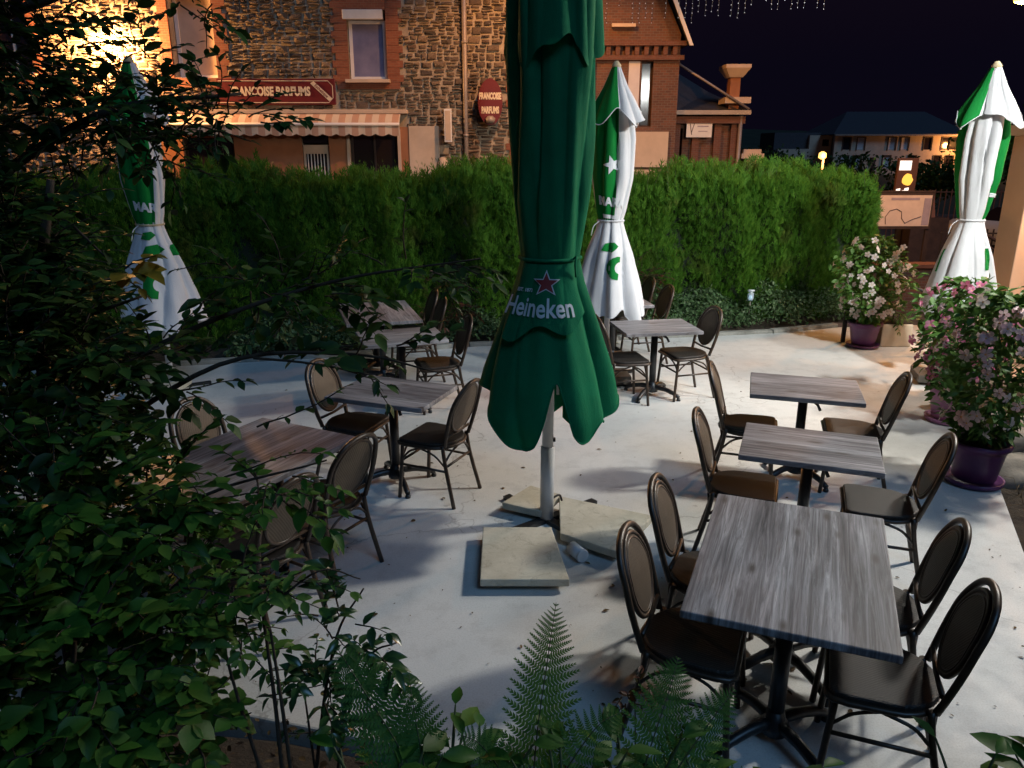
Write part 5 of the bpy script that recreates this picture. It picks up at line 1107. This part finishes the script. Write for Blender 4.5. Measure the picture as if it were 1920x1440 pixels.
m.add([(-1.0,-.72,.98),(-.35,-.62,1.42),(1.2,-.62,1.46),(1.9,-.72,1.02)], [(0,1,2,3)], 1); m.add([(-1.0,.72,.98),(-.35,.62,1.42),(1.2,.62,1.46),(1.9,.72,1.02)], [(3,2,1,0)], 1)
m.build('cabin', [M['car_paint'], M['dark_glass']], car)
for sx in (-1.25, 1.3):
    for sy in (-1, 1):
        w_ = MB().tube([(sx, sy*.66, .31),(sx, sy*.86, .31)], .31, 24).build('wheel', M['tyre'], car); MB().tube([(sx, sy*.861, .31),(sx, sy*.868, .31)], .19, 16).build('rim', M['zinc_pipe'], w_)
for sy in (-1, 1): MB().box(1.96,2.03,sy*.66-.09,sy*.66+.09,.74,.98).build('tail_light', M['red_lens'], car); MB().box(-2.03,-1.97,sy*.55-.12,sy*.55+.12,.6,.74).build('headlight', M['white_metal'], car)
MB().box(2.03,2.05,-.26,.26,.62,.73).build('number_plate', M['white_paint'], car)
# far trees at the right edge
def far_tree(x, y, z, h, w, label, mat, n, seed):
    g = np.random.default_rng(seed); t_ = tag(empty('far_tree', (x,y,z)), label, 'tree', 'dark trees beyond the street'); MB().tube([(0,0,-.3),(.1,0,h*.35),(0,.1,h*.7)], [.16,.11,.05], 8).tube([(.05,0,h*.35),(w*.35,.1,h*.65)], [.07,.03], 6).tube([(.05,0,h*.3),(-w*.3,-.1,h*.6)], [.07,.03], 6).build('trunk', M['bark'], t_)
    cl = g.normal(0,1,(14,3))*np.array([w*.3,w*.3,h*.17])+np.array([0,0,h*.62]); k = g.integers(0,14,n); P = cl[k]+g.normal(0,1,(n,3))*np.array([w*.13,w*.13,h*.08]); D = g.normal(0,1,(n,3)); U = g.normal(0,1,(n,3)); tv, tf = LT['ovate']
    V, F = scatter(tv, tf, P, D, U, g.uniform(.12,.24,n)); o = obj('crown', np_mesh('crown', V, F, M[mat]), t_); o['kind'] = 'stuff'
far_tree(19.3, 30, -.5, 4.2, 3.4, 'dark bushy tree behind the right parasol, lit faintly orange', 'leaf_mid', 5000, 1); far_tree(17.2, 33, -.4, 2.2, 3.0, 'low dark bush left of the right parasol across the street', 'leaf_dark', 3000, 2); far_tree(22.5, 33, -.4, 4.5, 4, 'dark tree at the far right behind the car', 'leaf_dark', 4000, 3)
far_tree(12.8, 40, -.3, 2.6, 4.5, 'dark tree in front of the far outbuilding', 'leaf_dark', 4000, 4)

# ------------------------------------------------------------------ foreground: tree, shrubs, ferns
shrub('dark_tree', 'dark leafy tree filling the top left corner, branches before the lit house', 'tree', (-2.15, 2.7, .5),
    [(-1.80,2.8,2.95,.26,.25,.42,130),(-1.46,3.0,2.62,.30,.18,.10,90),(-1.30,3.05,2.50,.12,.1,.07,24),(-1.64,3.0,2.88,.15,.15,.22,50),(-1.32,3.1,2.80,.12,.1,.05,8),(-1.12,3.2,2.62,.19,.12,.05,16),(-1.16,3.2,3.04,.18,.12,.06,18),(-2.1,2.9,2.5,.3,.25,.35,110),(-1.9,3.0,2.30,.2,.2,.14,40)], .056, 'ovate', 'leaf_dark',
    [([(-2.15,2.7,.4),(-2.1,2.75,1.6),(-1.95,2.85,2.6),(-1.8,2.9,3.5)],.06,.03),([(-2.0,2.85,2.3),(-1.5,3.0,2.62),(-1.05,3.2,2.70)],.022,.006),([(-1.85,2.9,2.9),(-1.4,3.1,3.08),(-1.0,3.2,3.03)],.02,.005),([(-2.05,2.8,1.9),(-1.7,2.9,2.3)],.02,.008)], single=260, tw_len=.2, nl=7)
shrub('overhanging_shrub', 'dark shrub at left whose long branches reach across toward the parasol', 'shrub', (-1.75, 2.6, .2),
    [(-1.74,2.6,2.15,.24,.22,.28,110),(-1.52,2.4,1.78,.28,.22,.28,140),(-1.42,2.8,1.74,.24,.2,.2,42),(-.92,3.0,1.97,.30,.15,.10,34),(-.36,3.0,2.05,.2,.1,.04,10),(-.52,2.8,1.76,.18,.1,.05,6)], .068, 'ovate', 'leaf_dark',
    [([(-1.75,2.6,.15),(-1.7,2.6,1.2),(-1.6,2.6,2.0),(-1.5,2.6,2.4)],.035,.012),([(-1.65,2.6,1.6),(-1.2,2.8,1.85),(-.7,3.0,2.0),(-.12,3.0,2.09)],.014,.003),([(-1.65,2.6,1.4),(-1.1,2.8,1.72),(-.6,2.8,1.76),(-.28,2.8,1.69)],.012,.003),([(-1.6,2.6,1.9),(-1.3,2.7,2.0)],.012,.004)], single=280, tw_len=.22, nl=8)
shrub('broadleaf_shrub', 'dense shrub at the left edge in front of the long table', 'shrub', (-1.5, 2.1, .3),
    [(-1.42,2.2,1.40,.30,.2,.24,130),(-1.22,2.4,1.34,.20,.15,.15,26),(-1.20,2.2,1.06,.22,.18,.18,70),(-.82,2.4,1.42,.14,.1,.06,9)], .07, 'ovate', 'leaf_mid',
    [([(-1.5,2.1,.25),(-1.4,2.2,1.0),(-1.3,2.25,1.5)],.025,.008),([(-1.42,2.15,1.0),(-1.1,2.35,1.35),(-.62,2.4,1.50)],.010,.003),([(-1.45,2.1,.7),(-1.1,2.2,1.05)],.01,.004)], single=280, tw_len=.2, nl=7,
    extra=[((-.95,2.35,1.46),(1,.1,.18),.34,9,.055),((-.98,2.4,1.36),(1,0,.05),.30,8,.055)])
shrub('back_shrub', 'dense dark shrub at the left edge behind the broad-leaved ones', 'shrub', (-2.6, 3.9, .0),
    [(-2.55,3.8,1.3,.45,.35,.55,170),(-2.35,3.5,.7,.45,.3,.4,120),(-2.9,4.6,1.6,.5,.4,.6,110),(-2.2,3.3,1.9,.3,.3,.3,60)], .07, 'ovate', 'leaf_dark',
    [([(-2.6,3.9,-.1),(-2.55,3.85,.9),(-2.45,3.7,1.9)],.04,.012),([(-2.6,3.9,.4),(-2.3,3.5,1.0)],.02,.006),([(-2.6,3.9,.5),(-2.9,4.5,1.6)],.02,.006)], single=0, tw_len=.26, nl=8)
shrub('low_shrub', 'low broad-leaved shrub in the bottom left corner', 'shrub', (-1.35, 1.75, .55),
    [(-1.32,1.9,1.05,.30,.2,.28,120),(-1.14,2.0,.78,.18,.15,.14,50),(-1.45,1.6,.85,.3,.2,.2,60)], .07, 'round', 'leaf_mid',
    [([(-1.35,1.75,.5),(-1.3,1.85,.8),(-1.25,1.9,1.15)],.02,.006),([(-1.3,1.8,.7),(-1.05,2.0,.9)],.012,.004)], single=220, tw_len=.16, nl=6)
shrub('pale_sapling', 'pale green leafy sapling with bare thin stems before the long left table', 'shrub', (-.80, 2.05, .55),
    [(-.88,2.2,1.17,.15,.1,.06,14),(-.92,2.2,.98,.10,.1,.12,11)], .05, 'ovate', 'leaf_light',
    [([(-.74,2.02,.42),(-.77,2.1,.8),(-.80,2.15,1.15)],.009,.004),([(-.70,2.0,.42),(-.73,2.05,.8),(-.76,2.1,1.05)],.008,.004),([(-.80,2.05,.42),(-.9,2.12,.8),(-.95,2.15,1.1)],.008,.003),([(-.79,2.1,1.1),(-.62,2.2,1.2),(-.5,2.25,1.14)],.005,.002)], single=140, tw_len=.16, nl=6,
    extra=[((-.85,2.2,1.19),(1,.05,.0),.34,10,.045),((-.82,2.1,.80),(1,.1,.1),.34,6,.06)])
shrub('slender_shrub', 'slender dark shrub with drooping leaves against the pale floor', 'shrub', (-.70, 2.25, .25),
    [(-.60,2.28,.98,.08,.06,.10,9),(-.50,2.3,.80,.09,.06,.07,9),(-.66,2.25,.75,.08,.07,.14,14),(-.62,2.25,.52,.12,.07,.07,9)], .058, 'drop', 'leaf_glossy',
    [([(-.72,2.22,.1),(-.68,2.24,.5),(-.60,2.27,.9),(-.50,2.29,1.08)],.008,.003),([(-.66,2.22,.1),(-.60,2.26,.5),(-.50,2.29,.8),(-.40,2.3,.86)],.007,.003),([(-.70,2.24,.3),(-.72,2.25,.7)],.006,.003)], single=240, tw_len=.13, nl=6, bias=(.1,0,.5))
shrub('yellowing_twig', 'few yellow and orange leaves hanging before the left parasol', 'twig', (-1.40, 2.6, 2.0), [(-1.33,2.6,2.10,.04,.04,.07,4)], .075, 'round', 'leaf_yellow', [([(-1.45,2.6,2.25),(-1.36,2.6,2.15)],.005,.003)], 16, .1, 4)
shrub('hanging_spray', 'thin drooping spray of leaves over the small left table', 'twig', (-.62, 2.6, 1.72), [], .06, 'ovate', 'leaf_dark', [([(-.9,2.6,1.80),(-.7,2.6,1.78),(-.5,2.6,1.74)],.005,.003)], 30, .1, 4, extra=[((-.72,2.6,1.78),(1,0,-.15),.30,8,.058),((-.5,2.6,1.74),(.4,0,-1),.12,4,.06),((-.86,2.45,1.60),(.8,0,.35),.34,9,.055)])
# low leaves at the foot of the bank
gr = np.random.default_rng(8)
def broad_leaf_plant(x, y, n, size, label, seed, mat='leaf_mid', kind='ovate', h=.25):
    q = random.Random(seed); z0 = bankz(x, y); r = tag(empty('broad_leaf_plant', (x, y, z0)), label, 'plant', 'broad-leaved plants along the bank'); tb = MB(); P, D, U, S = [], [], [], []
    for k in range(n):
        a = 2*PI*k/n*1.618*2+q.random(); l = h*q.uniform(.5,1.1); e = Vector((math.cos(a)*l*.42, math.sin(a)*l*.42, l*(.8+.2*q.random()))); tb.tube(curve([(0,0,-.02), tuple(e*.5+Vector((0,0,.03))), tuple(e)], 4), [.005]*8+[.003], 5, cap=False)
        P.append((x+e.x, y+e.y, z0+e.z)); D.append((math.cos(a), math.sin(a), q.uniform(-.1,.6))); U.append((q.gauss(0,.25), q.gauss(-.2,.25), 1)); S.append(size*q.uniform(.7,1.15))
    tb.build('stalks', M['green_stem'], r); leafy_parts(r, np.array(P), np.array(D), np.array(U), np.array(S), kind, mat, n)
broad_leaf_plant(-.10, 2.02, 26, .12, 'broad green leaves left of the upright fern', 1, h=.40); broad_leaf_plant(-.38, 1.86, 20, .13, 'broad green leaves at the bottom edge below the left fern', 2, h=.38); broad_leaf_plant(.38, 1.98, 28, .12, 'broad green leaves right of the upright fern', 3, h=.40); broad_leaf_plant(.66, 1.92, 20, .12, 'broad green leaves below the right ferns', 4, h=.34)
broad_leaf_plant(-.22, 2.12, 22, .11, 'broad green leaves between the two left ferns', 11, h=.36); broad_leaf_plant(.17, 1.90, 24, .12, 'broad green leaves in front of the upright fern', 12, h=.42); broad_leaf_plant(.55, 2.06, 22, .11, 'broad green leaves between the right fern fronds', 13, h=.34); broad_leaf_plant(.88, 2.0, 18, .11, 'broad green leaves in front of the nearest table legs', 14, h=.36)
broad_leaf_plant(1.62, 2.18, 12, .12, 'pale green leaves at the bottom edge below the nearest chair', 5, 'leaf_light', h=.34); broad_leaf_plant(1.95, 2.2, 20, .14, 'green leaves in the bottom right corner', 6, h=.40)
broad_leaf_plant(-.52, 1.98, 10, .10, 'small dark leaves under the slender shrub', 7, 'leaf_dark', 'ovate', .3)
# ferns: rachis, and every leaflet a piece of its own
def leaflet_mesh():
    v = []; f = []; n = 11
    for k in range(n):
        t_ = k/n; w = .21*(1-t_)**.7*min(1, .6+t_*4); y = t_
        for s in (-1, 1):
            b = len(v); v += [(0,y,-.1*t_*t_),(0,y+.95/n,-.1*t_*t_),(s*w,y+.95/n+.05,.015-.1*t_*t_),(s*w*.75,y+.1/n+.05,.02-.1*t_*t_)]; f.append((b,b+3,b+2,b+1) if s > 0 else (b,b+1,b+2,b+3))
    v.append((0,1.02,-.1)); f.append((len(v)-1, (n-1)*8+1, (n-1)*8+2)); return MB().add(v, f, 0, False).mesh('leaflet', M['fern_green'])
LFM = leaflet_mesh()
def fern(label, fronds, mat=None):
    b = fronds[0][0][0]; r = tag(empty('fern', b), label, 'fern', 'ferns along the bank')
    for pts, width, n, nrm in fronds:
        c = curve([Vector(p)-Vector(b) for p in pts], 8); L = len(c); fo = MB().tube(c, [.004*(1-.75*i/L) for i in range(L)], 5).build('frond', M['green_stem'], r)
        up = Vector(nrm).normalized()
        for k in range(n):
            t_ = .14+.84*k/(n-1); i = min(L-2, int(t_*(L-1))); p = c[i].lerp(c[i+1], t_*(L-1)-i); d = (c[i+1]-c[i]).normalized(); w = d.cross(up).normalized()
            ln = width*(math.sin(PI*min(1, .25+.75*(1-t_)))**.5 if t_ < .35 else (1-t_)/.65*.98+.02)
            ln = width*np.interp(t_, [.1,.25,.45,1], [.55,.95,1,.06])
            for s in (-1, 1):
                ld = (w*s + d*(.42+.3*t_) + up*random.uniform(-.12,.06)).normalized(); X = ld.cross(up).normalized(); Z = X.cross(ld); l = ln*random.uniform(.92,1.05); ws = max(l*.9, .02)
                o = bpy.data.objects.new('leaflet', LFM); col.objects.link(o); o.parent = fo
                o.matrix_local = Matrix(((X.x*ws,ld.x*l,Z.x*l,p.x),(X.y*ws,ld.y*l,Z.y*l,p.y),(X.z*ws,ld.z*l,Z.z*l,p.z),(0,0,0,1)))
    return r
fern('upright fern frond in the centre foreground against the pale floor', [([(.06,2.02,.30),(.08,2.10,.62),(.12,2.18,.90),(.145,2.22,1.07)], .14, 24, (-.1,-1,.45)), ([(.06,2.02,.30),(.16,2.02,.55),(.27,2.05,.72),(.36,2.08,.76)], .11, 17, (-.2,-.7,.7)), ([(.06,2.02,.30),(-.02,2.0,.56),(-.10,2.0,.70),(-.17,2.0,.74)], .10, 16, (.2,-.7,.7))])
fern('large fern arching left beside the slender shrub', [([(-.22,1.95,.32),(-.34,2.02,.62),(-.48,2.08,.85),(-.56,2.12,.97)], .15, 24, (.2,-.75,.6)), ([(-.22,1.95,.32),(-.28,2.02,.58),(-.32,2.10,.75),(-.34,2.16,.84)], .11, 19, (0,-.8,.6)), ([(-.22,1.95,.32),(-.16,1.92,.52),(-.06,1.88,.60),(.02,1.85,.58)], .10, 15, (0,-.4,.9))])
fern('fern with brownish tips in front of the nearest chair', [([(.36,1.95,.32),(.44,2.05,.60),(.52,2.15,.78),(.56,2.22,.86)], .13, 20, (.1,-.8,.6)), ([(.36,1.95,.32),(.52,2.02,.56),(.66,2.10,.72),(.74,2.16,.78)], .12, 20, (.15,-.8,.6)), ([(.36,1.95,.32),(.55,1.95,.48),(.72,1.98,.56),(.86,2.02,.54)], .10, 15, (.1,-.5,.85))])
shrub('red_leaved_sprig', 'tiny rust red sprig behind the right fern by the nearest chair', 'plant', (.46,2.30,.1), [(.44,2.32,.62,.05,.05,.04,9)], .035, 'small', 'leaf_red', [([(.46,2.30,.08),(.45,2.31,.4),(.44,2.32,.62)],.004,.002)], 0, .06, 5)
# ------------------------------------------------------------------ fallen leaves and bits on the floor and the bank
q = random.Random(12); P, D, U, S = [], [], [], []
for k in range(330):
    x, y = q.uniform(-2.5,3.2), q.uniform(2.9,8.5) if q.random() < .7 else q.uniform(2.9,4.6)
    if x > 2.3+ (y-2.3)*.44: continue
    a = q.uniform(0,6.28); P.append((x,y,.006)); D.append((math.cos(a),math.sin(a),q.uniform(-.05,.25))); U.append((q.gauss(0,.3),q.gauss(0,.3),1)); S.append(q.choice([.012,.016,.02,.03,.045]))
for k in range(900):
    x, y = q.uniform(-1.6,2.3), q.uniform(1.7,2.85); a = q.uniform(0,6.28)
    if y > np.interp(x, [-7,-1.2,-.3,1.2,2.35,3.5], [2.94,2.94,2.71,2.41,2.29,2.1])-.03: continue
    P.append((x,y,bankz(x,y)+.015)); D.append((math.cos(a),math.sin(a),q.uniform(-.1,.4))); U.append((q.gauss(0,.4),q.gauss(0,.4),1)); S.append(q.uniform(.02,.05))
V, F = scatter(*LT['small'], np.array(P), np.array(D), np.array(U), np.array(S)); ll = obj('leaf_litter', np_mesh('leaf_litter', V, F, M['dry_leaf'])); tag(ll, 'dry brown leaves and bits scattered on the pale floor', 'leaf litter', None, 'stuff')
# strands of grass and twigs by the side bed
q = random.Random(3); tb = MB()
for k in range(260):
    t_ = q.random(); x, y = 2.5+t_*1.6+q.uniform(.05,.5), 2.6+t_*3.4; a = q.uniform(0,6.28); l = q.uniform(.05,.2); tb.tube([(x,y,-.04),(x+.4*l*math.cos(a),y+.4*l*math.sin(a),l*.4),(x+l*math.cos(a),y+l*math.sin(a),l*.25)], [.0025,.002,.001], 4, cap=False)
o = tb.build('dry_grass', M['dry_leaf']); tag(o, 'dry grass and twigs in the side bed at the right edge', 'grass', None, 'stuff')
